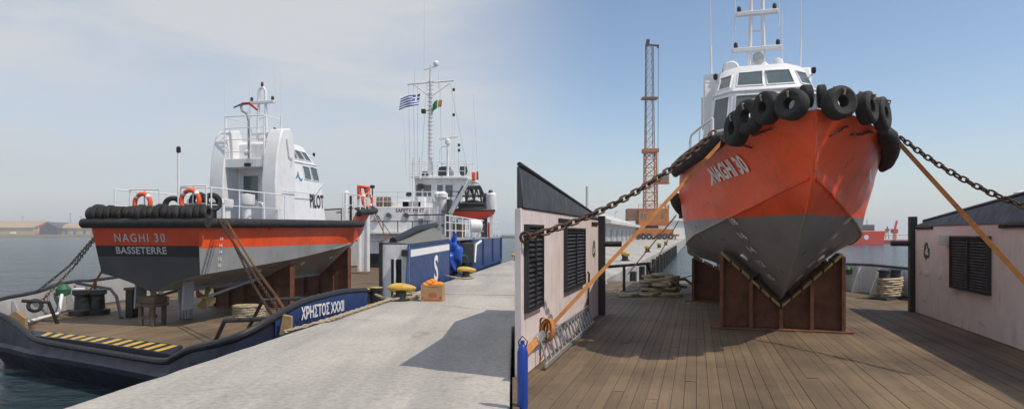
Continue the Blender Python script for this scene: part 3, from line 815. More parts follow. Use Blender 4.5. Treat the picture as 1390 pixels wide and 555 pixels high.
    # foredeck rails
    for s in (-1, 1):
        xx = (7.9, 8.9, 9.8, 10.7)
        railing(t, [V(x, s * (bd(x) - 0.22), 2.1) for x in xx], 1.15, 0.024, (0.6,), name='foredeck_railing')
        MB().prism([V(9.9, s * 0.62 - 0.07, 2.1), V(10.1, s * 0.62 - 0.07, 2.1), V(10.12, s * 0.62 - 0.07, 3.45), V(10.06, s * 0.62 - 0.07, 3.52), V(9.98, s * 0.62 - 0.07, 3.42)], (0, 0.14, 0)).build('boarding_horn', M['white'], t, bev=0.03)
    MB().cyl((10.2, -0.75, 2.1), (10.2, -0.75, 3.28), 0.055).build('foredeck_post', M['black'], t)
    mb = MB(); mb.cyl((10.9, 0.0, 2.1), (10.9, 0, 2.75), 0.09); mb.cyl((10.9, -0.3, 2.6), (10.9, 0.3, 2.6), 0.05); mb.build('towing_post', M['grey'], t)
    # ---------------- aft deck
    for pts, nm in (([V(3.9, -1.62, 1.97), V(2.7, -1.66, 1.97), V(1.5, -1.66, 1.97), V(0.35, -1.62, 1.97), V(0.2, -0.75, 1.97)], 0), ([V(3.9, 1.62, 1.97), V(2.4, 1.66, 1.97), V(1.2, 1.66, 1.97), V(0.35, 1.62, 1.97)], 0)):
        railing(t, pts, 0.95, 0.02, (0.5,), name='aft_railing')
    railing(t, [V(0.2, 0.95, 1.97), V(0.2, 0.45, 1.97), V(0.2, -0.05, 1.97)], 0.92, 0.02, (0.5,), name='stern_gate')
    railing(t, [V(0.2, -0.75, 1.97), V(0.2, -1.15, 1.97), V(0.2, -1.58, 1.97)], 1.0, 0.02, (0.5,), name='stern_gate')
    pp = MB().cyl((0.5, -0.42, 1.95), (0.5, -0.42, 3.95), 0.035, n=10).build('stern_light_post', M['white'], t)
    MB().lathe([(0.05, 0), (0.06, 0.04), (0.06, 0.14), (0.03, 0.18)], (0.5, -0.42, 3.95), n=10).build('stern_light', M['black'], pp)
    for x, y, h, r1 in ((1.9, -0.9, 0.75, 0.2), (2.7, -1.05, 0.95, 0.22), (2.3, 0.6, 0.8, 0.16)):
        MB().lathe([(0.13, 0), (0.13, h * 0.62), (r1, h * 0.62), (r1 + 0.02, h * 0.7), (r1 + 0.02, h * 0.96), (0.03, h)], (x, y, 1.96), n=18).build('mushroom_vent', M['white'], t)
    for x, y in ((1.2, -1.35), (3.2, -1.3)):
        mb = MB(); mb.tube([V(x, y, 1.96), V(x, y, 2.5), V(x, y + 0.05, 2.62), V(x, y + 0.16, 2.64), V(x, y + 0.2, 2.52)], 0.045, 9); mb.build('swan_neck_vent', M['white'], t)
    MB().box((1.6, -0.35, 2.28), (0.5, 0.55, 0.62)).build('deck_locker', M['black'], t, bev=0.02)
    MB().box((1.3, 0.9, 2.22), (0.6, 0.5, 0.45)).build('winch_box', M['white'], t, bev=0.03)
    # draught marks
    for s in (-1, 1):
        if stern_view:
            for i, g_ in enumerate(('18', '16', '14', '12', '10')):
                text_on('draught_mark', g_, hull_side_fn(0.62, 1.5 - i * 0.19, s, flip=(s > 0)), 0.13, 0.09, M['letter'], t)
            mb = MB()
        for i, g_ in enumerate(('18', '16', '14', '12', '10')):
            zz = 1.50 - i * 0.24
            xc_ = 10.75 - i * 0.13
            if zz > zc(xc_) + 0.06:
                text_on('draught_mark', g_, hull_side_fn(xc_, zz, s, flip=(s > 0)), 0.16, 0.11, M['letter'], t)
            else:
                def bfn(a, b, xc_=xc_, zz=zz, s=s):
                    x = xc_ + (a if s < 0 else -a)
                    z = zz + b
                    k_, c_ = zk(x), zc(x)
                    tt = min(1, max(0, (z - k_) / max(1e-3, c_ - k_)))
                    n_ = V(0.3, s * 0.8, -0.55).normalized()
                    return V(x, s * tt * bc(x), z) + n_ * 0.02
                text_on('draught_mark', g_, bfn, 0.16, 0.11, M['letter'], t)
    # words
    if stern_view:
        tf = lambda yc, zc_: (lambda a, b: V(transom_x(zc_ + b) - 0.022, yc - a, zc_ + b))
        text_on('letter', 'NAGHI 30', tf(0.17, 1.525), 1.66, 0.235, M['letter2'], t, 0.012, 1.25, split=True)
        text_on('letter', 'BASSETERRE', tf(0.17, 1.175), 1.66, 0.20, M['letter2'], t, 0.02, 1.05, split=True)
        sq = (L0[0], L0[1], L1[1], L1[0])
        n_ = (sq[1] - sq[0]).cross(sq[3] - sq[0]).normalized()
        ub = (sq[1] - sq[0]).normalized(); vb_ = n_.cross(ub).normalized()
        c_ = lerp(lerp(sq[0], sq[1], 0.80), lerp(sq[3], sq[2], 0.80), 0.58)
        text_on('letter', 'PILOT', lambda a, b: c_ + ub * a + vb_ * b + n_ * 0.012, 0.98, 0.52, M['letterb'], t, 0.03, split=True)
        # blue wave emblem
        sq2 = (L1[0], L1[1], L2[1], L2[0]); n2 = (sq2[1] - sq2[0]).cross(sq2[3] - sq2[0]).normalized()
        u2 = (sq2[1] - sq2[0]).normalized(); v2 = n2.cross(u2).normalized()
        c2 = lerp(lerp(sq2[0], sq2[1], 0.36), lerp(sq2[3], sq2[2], 0.36), 0.32)
        em = [(-0.26, -0.10), (-0.12, 0.06), (-0.04, 0.20), (0.0, 0.02), (0.1, -0.10), (0.26, -0.02), (0.12, -0.18), (0.0, -0.12), (-0.08, 0.0), (-0.16, -0.08)]
        MB().prism([c2 + u2 * a + v2 * b + n2 * 0.006 for a, b in em], n2 * 0.004).build('emblem', M['teal'], t, smooth=0)
    else:
        nf = hull_side_fn(11.30, 2.31, -1, 0.03)
        text_on('letter', 'NAGHI 30', lambda a, b: nf(a, b + 0.07 * a), 1.16, 0.27, M['letter'], t, 0.035, sub=True, split=True)
    return t

BL = V(-10.05, 17.5, 0.10); BLR = R(90 - 13)
BR = V(4.87, 11.35, 0) + ur * 9.7 + V(0, 0, 0.46); BRR = R(-90 - 16.4)
boat_l = make_boat('orange and grey pilot boat seen from its dark stern, white cabin lettered PILOT', BL, BLR, True)
boat_r = make_boat('orange and grey pilot boat seen bow on, propped on a rusty V cradle', BR, BRR, False)
ML, MR = mw(boat_l), mw(boat_r)
def dirL(v): return (ML.to_3x3() @ Vector(v)).normalized()
def dirR(v): return (MR.to_3x3() @ Vector(v)).normalized()

# tyres across the stern of the left boat
for i in range(19):
    y = -1.9 + i * 3.75 / 18
    tyre(ML @ V(-0.16 + random.uniform(-0.02, 0.02), y, 2.20 + random.uniform(-0.015, 0.015)), dirL((random.uniform(-0.25, 0.25), 1, random.uniform(-0.12, 0.12))), 0.235 + random.choice((-0.025, -0.01, 0, 0.02)), random.choice((0.16, 0.19, 0.2)),
         'black tyre in the row of fenders along the lettered stern', 'tyres along the stern')
for (x, y, z, ax, lb) in ((0.55, -0.20, 2.45, (1, 0.5, 0.1), 'black tyre standing upright beside the stern light post'),
                          (0.62, -1.0, 2.55, (1, 0.15, 0.15), 'black tyre leaning behind the stern lifebuoy beside the white drum vent'),
                          (0.5, -1.52, 2.52, (0.5, 1, 0.0), 'black tyre at the corner of the aft railing')):
    tyre(ML @ V(x, y, z), dirL(ax), 0.27, 0.2, lb, 'tyres on the aft deck')
lifebuoy(ML @ V(0.13, 0.45, 2.50), dirL((1, 0, 0)), 'orange lifebuoy with a white canister, on the stern gate of the lettered transom', r=0.26)
lifebuoy(ML @ V(0.13, -1.12, 2.55), dirL((1, 0, 0)), 'worn orange lifebuoy hung before the tyres on the aft railing', r=0.29)
lb3 = lifebuoy(ML @ V(11.2, -1.05, 3.12), dirL((0.4, 1, 0)), 'orange lifebuoy on a white frame at the bow, beyond the PILOT cabin', r=0.28)
mb = MB()
for dx in (-0.38, 0.38):
    mb.tube([V(11.2 + dx, -1.15 - 0.4 * -dx, 2.6), V(11.2 + dx, -1.15 - 0.4 * -dx, 3.5)], 0.016, 6)
mb.tube([V(10.82, -1.30, 3.5), V(11.58, -1.0, 3.5)], 0.016, 6)
mb.build('lifebuoy_frame', M['white'], boat_l)
# tyres round the bow of the right boat, hung on the outside of the bulwark
def proj(p):
    return CX + F * p.x / p.y, H - F * (p.z - EYE) / p.y
def bow_point(px, py, s, out):
    "point on the outside of the bow bulwark that the photo shows at px, py"
    best = None
    for x in np.linspace(11.3, 13.2, 400):
        e = 0.03
        tx = Vector((2 * e, s * (bd(min(LEN, x + e)) - bd(x - e)), 0)).normalized()
        n_ = V(tx.y, -tx.x, 0)
        if n_.y * s < 0: n_ = -n_
        p = MR @ (V(x, s * bd(x), zd(x)) + n_ * out)
        d_ = abs(proj(p)[0] - px)
        if best is None or d_ < best[0]: best = (d_, x, n_, p)
    d_, x, n_, p = best
    return V(p.x, p.y, EYE - (py - H) / F * p.y), n_, x
BOWT = [(1000, 175, -1, 24), (1017, 159, -1, 23.5), (1041, 147, -1, 22.5), (1075, 142, -1, 21.5), (1139, 140, 1, 22.5), (1176, 147, 1, 22.5), (1196, 155, 1, 23)]
labs = ['black tyre fender at the aft end of the bow row, nearest the painted name', 'black tyre fender on the bow, second from the painted name', 'black tyre fender on the bow, third from the painted name',
        'black tyre fender on the bow, fourth from the painted name, beside the stem', 'large black tyre fender hung beside the stem on the unlettered bow side', 'black tyre fender between two others on the unlettered bow side', 'black tyre fender at the aft end of the unlettered bow side']
for i, (px_, py_, s, rpx) in enumerate(BOWT):
    p, n_, x = bow_point(px_, py_, s, 0.13)
    ty = tyre(p, dirR(n_ + V(0, 0, random.uniform(-0.05, 0.14)) + V(random.uniform(-0.18, 0.18), 0, 0)), rpx / F * p.y, random.choice((0.17, 0.19, 0.21)), labs[i], 'tyres round the bow', hole=random.choice((0.34, 0.38, 0.42)))
    nw = dirR(n_)
    MB().tube([p - nw * 0.16 + V(0, 0, 0.02), p + V(0, 0, rpx / F * p.y + 0.015) - nw * 0.08, p + V(0, 0, rpx / F * p.y * 0.7) + nw * 0.115, p + V(0, 0, rpx / F * p.y * 0.42) + nw * 0.09], 0.014, 6).build('lanyard', M['rope'], ty, world=True)
# small tyres wedged upright behind the gap beside the stem
for k, px_ in enumerate((1093, 1102, 1112)):
    p, n_, x = bow_point(px_, 131, -1 if px_ < 1104 else 1, -0.1)
    tyre(p, dirR((0.1 * (k - 1), 1, 0.05)), 0.15, 0.11, 'small dark tyre wedged upright over the stem between two large tyres', 'tyres over the stem')
# chain loops on the bow plating
linkm = MB().tube([V(0.052 * math.cos(a) + (0.028 if math.cos(a) > 0 else -0.028), 0.038 * math.sin(a), 0) for a in np.linspace(0, 2 * math.pi, 13)[:-1]], 0.0155, 6, closed=True).mesh('link', M['chain'])
def chain(pts, pitch, label, size=1.0, group=None, cat='chain'):
    pts = [Vector(p) for p in pts]
    t = thing('chain', label, cat, pts[-1] if pts[-1].z < pts[0].z else pts[0], 0, group)
    inv = mw(t).inverted()
    segs = [(pts[i + 1] - pts[i]).length for i in range(len(pts) - 1)]
    n = max(2, int(sum(segs) / pitch))
    up = None
    for i in range(n):
        d = (i + 0.5) * sum(segs) / n
        k = 0
        while d > segs[k] and k < len(segs) - 1:
            d -= segs[k]; k += 1
        tg = (pts[k + 1] - pts[k]).normalized()
        p = pts[k] + tg * d
        a, b = perp(tg)
        ang = R(40) + (math.pi / 2 if i % 2 else 0) + random.uniform(-0.15, 0.15)
        nn = a * math.cos(ang) + b * math.sin(ang)
        o = inst('link', linkm, t, inv @ frame(tg, nn, p) @ Matrix.Scale(size, 4))
    return t
def hull_at(px, py, s):
    best = None
    for x in np.linspace(9, 13.2, 85):
        for z in np.linspace(zc(x), zd(x), 30):
            q_ = proj(MR @ V(x, s * side(x, z), z))
            d_ = (q_[0] - px) ** 2 + (q_[1] - py) ** 2
            if best is None or d_ < best[0]: best = (d_, x, z)
    return MR @ V(best[1] + 0.02, s * (side(best[1], best[2]) + 0.03), best[2])
for s, a_, b_, lb in ((-1, (1024, 183), (1052, 176), 'short rusty chain on the orange plating below the fourth tyre from the painted name'), (-1, (1003, 196), (1022, 201), 'short rusty chain on the orange plating just above the painted name'),
                      (1, (1122, 184), (1146, 172), 'short rusty chain on the orange plating below the large tyre beside the stem'), (1, (1150, 184), (1182, 180), 'short rusty chain on the unlettered orange plating, farther from the stem')):
    chain([hull_at(lerp((a_[0], a_[1], 0), (b_[0], b_[1], 0), k / 4).x, lerp((a_[0], a_[1], 0), (b_[0], b_[1], 0), k / 4).y, s) for k in range(5)], 0.052, lb, 0.42)

# ------------------------------------------------------------------ right-hand vessel (deck z = 0)
def D(a, b, z=0.0):
    "right vessel frame: a along the deck away from the camera, b to the right, from the foot of the left deckhouse's far corner"
    return V(1.845, 13.4, z) + ur * a + vr * b
vessel = thing('work_barge', 'wooden decked work vessel with two white deckhouses and white bulwarks', 'vessel', (5, 10, 0))
deck_poly = [V(0.03, -4.5, 0), V(0.03, 7.45, 0), V(0.06, 11.7, 0), V(3.05, 22.6, 0), V(3.6, 23.1, 0), V(9.9, 21.4, 0), V(10.75, 18.2, 0), V(10.95, 13.32, 0), V(5.7, -4.5, 0)]
hullw = MB().prism([p + V(0, 0, -2.6) for p in deck_poly], (0, 0, 2.555)).build('hull', M['navy'], vessel, world=True, smooth=0)
dk = MB().prism([p + V(0, 0, -0.043) for p in deck_poly], (0, 0, 0.005)).build('deck', M['underdeck'], vessel, world=True, smooth=0)
unit_plank = MB().box((0.5, 0, -0.5), (1, 1, 1)).mesh('plank', M['plank'], smooth=0)
def clip_row(poly, o, u, v, w):
    "interval of s for which o + u*s + v*w lies inside the polygon"
    ss = []
    n = len(poly)
    for i in range(n):
        a, b = poly[i], poly[(i + 1) % n]
        wa, wb = (a - o).dot(v) - w, (b - o).dot(v) - w
        if wa * wb < 0:
            t_ = wa / (wa - wb)
            ss.append((lerp(a, b, t_) - o).dot(u))
    ss.sort()
    return [(ss[i], ss[i + 1]) for i in range(0, len(ss) - 1, 2)]
def lay_planks(parent, poly, u, v, width, length, ztop, thick=0.035, smin=-1e9):
    inv = mw(parent).inverted()
    o = V(0, 0, 0)
    ws = [p.dot(v) for p in poly]
    w = min(ws) + width / 2
    i = 0
    while w < max(ws):
        for s0, s1 in clip_row(poly, o, u, v, w):
            s0 = max(s0, smin)
            s = s0
            first = (i * 0.37 % 1) * length * 0.9 + 0.4
            while s < s1 - 0.05:
                e = min(s1, s + first); first = length
                if s1 - e < 0.6: e = s1
                p = o + u * s + v * w + V(0, 0, ztop + random.uniform(-0.0035, 0.0035))
                pl = inst('plank', unit_plank, parent, inv @ frame(u, (0, 0, 1), p) @ Matrix.Diagonal((e - s - 0.012, width - 0.005, thick, 1)))
                s = e
        w += width; i += 1
MB().hexa([V(0.005, -4.4, -0.3), V(0.075, -4.4, -0.3), V(0.075, 7.5, -0.3), V(0.005, 7.5, -0.3), V(0.005, -4.4, 0.03), V(0.075, -4.4, 0.03), V(0.075, 7.5, 0.03), V(0.005, 7.5, 0.03)]).build('covering_board', M['oldwood'], vessel, world=True, smooth=0)
plank_r = [V(0.10, -4.5, 0), V(0.10, 7.45, 0), V(0.16, 11.7, 0)] + deck_poly[3:]
lay_planks(dk, plank_r, ur, vr, 0.128, 9.5, 0.0, smin=2.0)

# deckhouses
wall_top = 2.05
lh = [D(-6.15, 0), V(0.035, 7.62, 0), V(0.10, 11.8, 0), V(0.72, 13.72, 0), D(0, 0)]
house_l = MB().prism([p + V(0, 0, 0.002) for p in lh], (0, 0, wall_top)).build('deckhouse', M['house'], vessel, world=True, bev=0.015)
rc = V(8.95, 13.9, 0)
rh = [rc, rc + vr * 1.95, rc + vr * 1.95 - ur * 11, rc - ur * 11]
house_r = MB().prism([p + V(0, 0, 0.002) for p in rh], (0, 0, 1.90)).build('deckhouse', M['house2'], vessel, world=True, bev=0.015)
# dark sloping hoods
def hood(pa, pb, za, zb, out, base, parent, name='hood'):
    "wedge roof over a wall from pa (low end) to pb (high end); out = direction away from the deck"
    pa, pb, out = Vector(pa), Vector(pb), Vector(out)
    lo = [pa + V(0, 0, base) - out * 0.04, pb + V(0, 0, base) - out * 0.04]
    hi = [pa + V(0, 0, za) + out * 0.12, pb + V(0, 0, zb) + out * 0.12]
    return lo, hi
for parent, pa, pb, ba, za, zb, pc, pd in ((house_l, D(0.02, 0), D(-6.12, 0), wall_top + 0.004, 2.14, 2.56, V(0.06, 7.62, 0), V(0.72, 13.74, 0)),):
    mb = MB()
    A, B, Cc, Dd = pa + vr * 0.03, pb + vr * 0.02, pc, pd
    mb.hexa([A + V(0, 0, ba), B + V(0, 0, ba), Cc + V(0, 0, ba), Dd + V(0, 0, ba), A - vr * 0.12 + V(0, 0, za), B - vr * 0.05 + V(0, 0, zb), Cc + V(0.0, 0.0, zb), Dd + V(0, 0, za)])
    hd = mb.build('hood', M['hood'], vessel, world=True, bev=0.01)
    MB().tube([A - vr * 0.12 + V(0, 0, za + 0.02), B - vr * 0.05 + V(0, 0, zb + 0.02)], 0.03, 8).build('hood_rim', M['black'], vessel, world=True)
A, B = rc - vr * 0.03, rc - ur * 11
mb = MB()
mb.hexa([A + V(0, 0, 1.905), B + V(0, 0, 1.905), B + vr * 1.95 + V(0, 0, 1.905), A + vr * 1.95 + V(0, 0, 1.905), A + vr * 0.2 + V(0, 0, 2.0), B + vr * 0.5 + V(0, 0, 2.95), B + vr * 1.95 + V(0, 0, 2.95), A + vr * 1.95 + V(0, 0, 2.0)])
mb.build('hood', M['hood'], vessel, world=True, bev=0.01)
MB().tube([A + vr * 0.2 + V(0, 0, 2.02), B + vr * 0.5 + V(0, 0, 2.97)], 0.035, 8).build('hood_rim', M['black'], vessel, world=True)
# black corner posts with stub arms
for p, s in ((D(0.10, 0.06), 1), (rc + ur * 0.10 - vr * 0.02, -1)):
    mb = MB(); mb.beam(p, p + V(0, 0, 2.12), 0.14, 0.16, up=ur); mb.cyl(p + V(0, 0, 1.52), p + V(0, 0, 1.52) + vr * (0.42 if s > 0 else -0.42) + ur * 0.06, 0.06)
    mb.build('corner_post', M['black'], vessel, world=True)
# louvres: frame with separate slats
def louvre(parent, org, along, nrm, a0, a1, z0, z1, slats):
    fr = MB()
    along, nrm = Vector(along), Vector(nrm)
    g = lambda a, z, o: org + along * a + V(0, 0, z) + nrm * o
    t_ = 0.035
    for (x0, x1, y0, y1) in ((a0, a1, z0, z0 + t_), (a0, a1, z1 - t_, z1), (a0, a0 + t_, z0 + t_, z1 - t_), (a1 - t_, a1, z0 + t_, z1 - t_), ((a0 + a1) / 2 - 0.015, (a0 + a1) / 2 + 0.015, z0 + t_, z1 - t_)):
        fr.hexa([g(x0, y0, 0.001), g(x1, y0, 0.001), g(x1, y0, 0.06), g(x0, y0, 0.06), g(x0, y1, 0.001), g(x1, y1, 0.001), g(x1, y1, 0.06), g(x0, y1, 0.06)])
    fr.hexa([g(a0 + t_, z0 + t_, 0.001), g(a1 - t_, z0 + t_, 0.001), g(a1 - t_, z0 + t_, 0.006), g(a0 + t_, z0 + t_, 0.006), g(a0 + t_, z1 - t_, 0.001), g(a1 - t_, z1 - t_, 0.001), g(a1 - t_, z1 - t_, 0.006), g(a0 + t_, z1 - t_, 0.006)])
    f = fr.build('louvre', M['louvre'], parent, world=True, smooth=0)
    dz = (z1 - z0 - 2 * t_) / slats
    me = None
    for i in range(slats):
        zz = z0 + t_ + dz * (i + 0.15)
        for x0, x1 in ((a0 + t_, (a0 + a1) / 2 - 0.015), ((a0 + a1) / 2 + 0.015, a1 - t_)):
            mb = MB()
            mb.hexa([g(x0, zz, 0.045), g(x1, zz, 0.045), g(x1, zz + 0.012, 0.05), g(x0, zz + 0.012, 0.05), g(x0, zz + dz * 0.75, 0.008), g(x1, zz + dz * 0.75, 0.008), g(x1, zz + dz * 0.75 + 0.012, 0.013), g(x0, zz + dz * 0.75 + 0.012, 0.013)])
            mb.build('slat', M['louvre'], parent=f, world=True, smooth=0)
    return f
def wall_a(px, wall0, u_):
    "distance along a wall line (through wall0, direction u_) of the photo column px"
    k = (px - CX) / F
    return (k * wall0.y - wall0.x) / (u_.x - k * u_.y)
a1, a2, a3, a4 = (wall_a(p_, V(1.845, 13.4, 0), ur) for p_ in (711, 733, 765, 791))
louvre(house_l, V(1.845, 13.4, 0), ur, vr, a1 - 0.0, a2, 0.78, 1.86, 16)
louvre(house_l, V(1.845, 13.4, 0), ur, vr, a3, a4, 0.82, 1.84, 16)
b1, b2 = wall_a(1293, rc, ur), wall_a(1346, rc, ur)
louvre(house_r, rc, ur, -vr, b2, b1, 0.72, 1.70, 18)
# fittings on the house walls
def wallbox(parent, org, u_, n_, a, z, w, h, d, m_, name='vent_box'):
    c_ = org + u_ * a + V(0, 0, z) + n_ * (d / 2 + 0.002)
    mb = MB(); mb.hexa([c_ + u_ * sx * w / 2 + n_ * sy * d / 2 + V(0, 0, sz * h / 2) for sz in (-1, 1) for sx, sy in ((-1, -1), (1, -1), (1, 1), (-1, 1))])
    return mb.build(name, M[m_], parent, world=True, bev=0.01)
wallbox(house_r, rc, ur, -vr, wall_a(1288, rc, ur), 1.62, 0.20, 0.20, 0.14, 'white2', 'junction_box')
wallbox(house_r, rc, ur, -vr, -0.6, 1.86, 1.0, 0.05, 0.03, 'dark', 'gutter_slot')
wallbox(house_r, rc, ur, -vr, -4.6, 1.86, 1.1, 0.06, 0.03, 'dark', 'gutter_slot')
for a in (-0.35, -0.75, -0.85, -1.5):
    wallbox(house_r, rc, ur, -vr, a, 0.92 + 0.02 * a, 0.03, 0.10, 0.05, 'white2', 'tie_hook')
wallbox(house_l, V(1.845, 13.4, 0), ur, vr, -0.5, 1.95, 0.8, 0.06, 0.03, 'dark', 'gutter_slot')
wallbox(house_l, V(1.845, 13.4, 0), ur, vr, -3.6, 1.95, 0.9, 0.06, 0.03, 'dark', 'gutter_slot')
mb = MB(); c_ = V(1.845, 13.4, 0) - ur * 1.55 + vr * 0.03
mb.tube([c_ + V(0, 0, 1.02), c_ + V(0, 0, 0.98) + vr * 0.03, c_ + V(0, 0, 0.3), c_ + V(0, 0, 0.2) - ur * 0.2], 0.02, 7); mb.build('hose', M['black'], vessel, world=True)
# white three-arrow recycling sign painted green
def recycle(parent, org, u_, n_, a, z, size):
    mb = MB()
    for k in range(3):
        rot = k * 2 * math.pi / 3
        def pt(x, y):
            X, Y = x * math.cos(rot) - y * math.sin(rot), x * math.sin(rot) + y * math.cos(rot)
            return org + u_ * (a + X * size) + V(0, 0, z + Y * size) + n_ * 0.004
        mb.prism([pt(-0.30, 0.17), pt(-0.12, 0.44), pt(0.12, 0.44), pt(0.23, 0.30), pt(0.33, 0.36), pt(0.28, 0.06), pt(0.01, 0.17), pt(0.11, 0.23), pt(0.05, 0.30), pt(-0.05, 0.30), pt(-0.17, 0.09)], n_ * 0.003)
    mb.build('recycling_mark', M['green'], parent, world=True, smooth=0)
recycle(house_r, rc, ur, -vr, wall_a(1258, rc, ur), 1.37, 0.42)
recycle(house_l, V(1.845, 13.4, 0), ur, vr, wall_a(806, V(1.845, 13.4, 0), ur), 1.42, 0.42)
MB().lathe([(0, 0.16), (0.11, 0.12), (0.16, 0.02), (0.16, -0.1)], rc + vr * 0.9 - ur * 2.6 + V(0, 0, 2.36), n=14).build('roof_vent_dome', M['white2'], vessel, world=True)
# bulwarks aft of the houses
def bulwark(path, h, parent, inward, m_in='white2', cap='black', thick=0.05, zb=0.0, brackets=0.75):
    path = [Vector(p) for p in path]
    mb = MB()
    for i in range(len(path) - 1):
        a, b = path[i], path[i + 1]
        n_ = V(-(b - a).y, (b - a).x, 0).normalized() * inward * thick
        ha, hb = (h[i], h[i + 1]) if isinstance(h, (list, tuple)) else (h, h)
        mb.hexa([a + V(0, 0, zb), b + V(0, 0, zb), b + n_ + V(0, 0, zb), a + n_ + V(0, 0, zb), a + V(0, 0, ha), b + V(0, 0, hb), b + n_ + V(0, 0, hb), a + n_ + V(0, 0, ha)])
    bw = mb.build('bulwark', M[m_in], parent, world=True, smooth=0)
    MB().tube([p + V(0, 0, (h[i] if isinstance(h, (list, tuple)) else h) + 0.02) for i, p in enumerate(path)], 0.055, 8).build('cap_rail', M[cap], bw, world=True)
    for i in range(len(path) - 1):
        a, b = path[i], path[i + 1]
        L_ = (b - a).length
        n_ = V(-(b - a).y, (b - a).x, 0).normalized() * inward
        k = max(1, int(L_ / brackets))
        for j in range(k):
            tt = (j + 0.5) / k
            p = lerp(a, b, tt) + n_ * (thick + 0.002)
            hh = (h[i] * (1 - tt) + h[i + 1] * tt) if isinstance(h, (list, tuple)) else h
            t_ = (b - a).normalized() * 0.025
            MB().prism([p - t_ + V(0, 0, zb), p - t_ + n_ * 0.34 + V(0, 0, zb), p - t_ + n_ * 0.08 + V(0, 0, hh - 0.04), p - t_ + V(0, 0, hh - 0.04)], t_ * 2).build('bracket', M[m_in], bw, world=True, smooth=0)
    return bw
bulwark([V(10.85, 13.4, 0), V(10.72, 16.6, 0), V(10.6, 18.4, 0), V(10.1, 20.6, 0), V(9.8, 21.5, 0)], [0.80, 0.76, 0.78, 0.74, 0.70], vessel, 1)
bulwark([V(0.85, 14.0, 0), V(1.95, 18.2, 0), V(2.75, 21.2, 0), V(3.1, 22.3, 0)], [0.80, 0.72, 0.66, 0.60], vessel, -1)
for p in (V(10.45, 17.3, 0.62), V(10.3, 19.2, 0.62), V(1.85, 17.3, 0.6), V(2.35, 19.2, 0.56)):
    MB().lathe([(0.0, -0.14), (0.12, -0.1), (0.13, 0.03), (0.06, 0.12), (0, 0.13)], p, n=12).build('vent_cowl', M['green'], vessel, world=True)
# stern guard frames of bent pipe
def guard(parent, pts, r=0.045, m_='black'):
    return MB().tube([Vector(p) for p in pts], r, 9).build('pipe_guard', M[m_], parent, world=True)
gA, gB = G(836, 357, 0.72), G(888, 360, 0.70)
guard(vessel, [V(2.2, 17.4, 0.0), V(2.25, 17.5, 0.78), V(4.2, 19.6, 0.80), V(4.75, 20.3, 0.02)])
guard(vessel, [V(3.4, 19.0, 0.0), V(3.4, 19.0, 0.80)])
# bitts with rope
def bitts(parent, p, along, m_='black', h=0.5):
    p, along = Vector(p), Vector(along).normalized()
    mb = MB()
    for s in (-1, 1):
        mb.lathe([(0.13, 0.0), (0.13, h - 0.05), (0.16, h - 0.04), (0.16, h), (0.0, h + 0.01)], p + along * s * 0.28, n=16)
    mb.beam(p + V(0, 0, 0.03) - along * 0.6, p + V(0, 0, 0.03) + along * 0.6, 0.45, 0.06)
    return mb.build('mooring_bitts', M[m_], parent, world=True)
b_r = G(1216, 408, 0.0)
bitts(vessel, b_r + V(0.15, 0.5, 0), ur + vr * 0.9, 'hood', 0.78)
b_l = V(4.25, 19.2, 0)
bitts(vessel, b_l, ur, 'black', 0.42)
def rope_coil(c, r0, label, n=7, rr=0.035, squash=1.0, group=None, cat='rope', along=(1, 0, 0), ry=None):
    c = Vector(c)
    pts = []
    al = Vector(along).normalized(); bt = V(-al.y, al.x, 0)
    ry = r0 if ry is None else ry
    N_ = 26
    for k in range(n * N_):
        a = 2 * math.pi * k / N_
        lay = k // N_
        j = random.uniform(-0.02, 0.02)
        pts.append(c + al * (r0 + j + 0.012 * math.sin(lay * 2.1)) * math.cos(a) + bt * (ry + j) * math.sin(a) + V(0, 0, rr + (k / N_) * rr * 1.7 * squash))
    o = MB().tube(pts, rr, 7).build('rope_coil', M['rope'])
    return tag(o, label, cat, group)
rope_coil(b_r + V(0.15, 0.5, 0.03), 0.44, 'thick rope wound round the bitts by the white bulwark, beside a deckhouse', 8, 0.036, 1.0, along=ur + vr * 0.9, ry=0.22)
rope_coil(b_l + V(0, 0, 0.06), 0.42, 'beige rope wound round low bitts inside a bent pipe guard', 5, 0.03, 0.9, along=ur, ry=0.2)
# loose rope heap on the deck
def rope_heap(c, sx, sy, h, label, loops=26, rr=0.032):
    c = Vector(c)
    pts = []
    a, cx_, cy_ = 0, 0, 0
    for k in range(loops * 10):
        if k % 10 == 0:
            cx_, cy_ = random.gauss(0, sx * 0.33), random.gauss(0, sy * 0.33)
            rad = random.uniform(0.18, 0.38)
        a += 2 * math.pi / 10 + random.uniform(-0.15, 0.15)
        f_ = max(0.0, 1 - (cx_ / sx) ** 2 - (cy_ / sy) ** 2)
        pts.append(V(cx_ + rad * math.cos(a), cy_ + rad * math.sin(a) * 0.8, rr + h * f_ * (k / (loops * 10)) + random.uniform(0, 0.02)))
    sm = []
    for i in range(len(pts)):
        sm.append(c + sum((pts[min(len(pts) - 1, max(0, i + d_))] for d_ in (-1, 0, 1)), Vector()) / 3)
    tail = [sm[-1] + V(0.3 + 0.25 * i, 0.1 * math.sin(i * 1.3), 0) for i in range(1, 4)]
    tail = [V(p.x, p.y, c.z + rr) for p in tail]
    o = MB().tube(sm + tail, rr, 6).build('rope_heap', M['rope'])
    return tag(o, label, 'rope')
rope_heap(G(898, 400, 0) , 0.80, 0.65, 0.62, 'tangled heap of beige mooring rope lying on the plank deck', 40, 0.04)
rope_heap(G(856, 402, 0), 0.35, 0.35, 0.05, 'loose end of rope on the planks between the heap and the deckhouse', 6, 0.026)

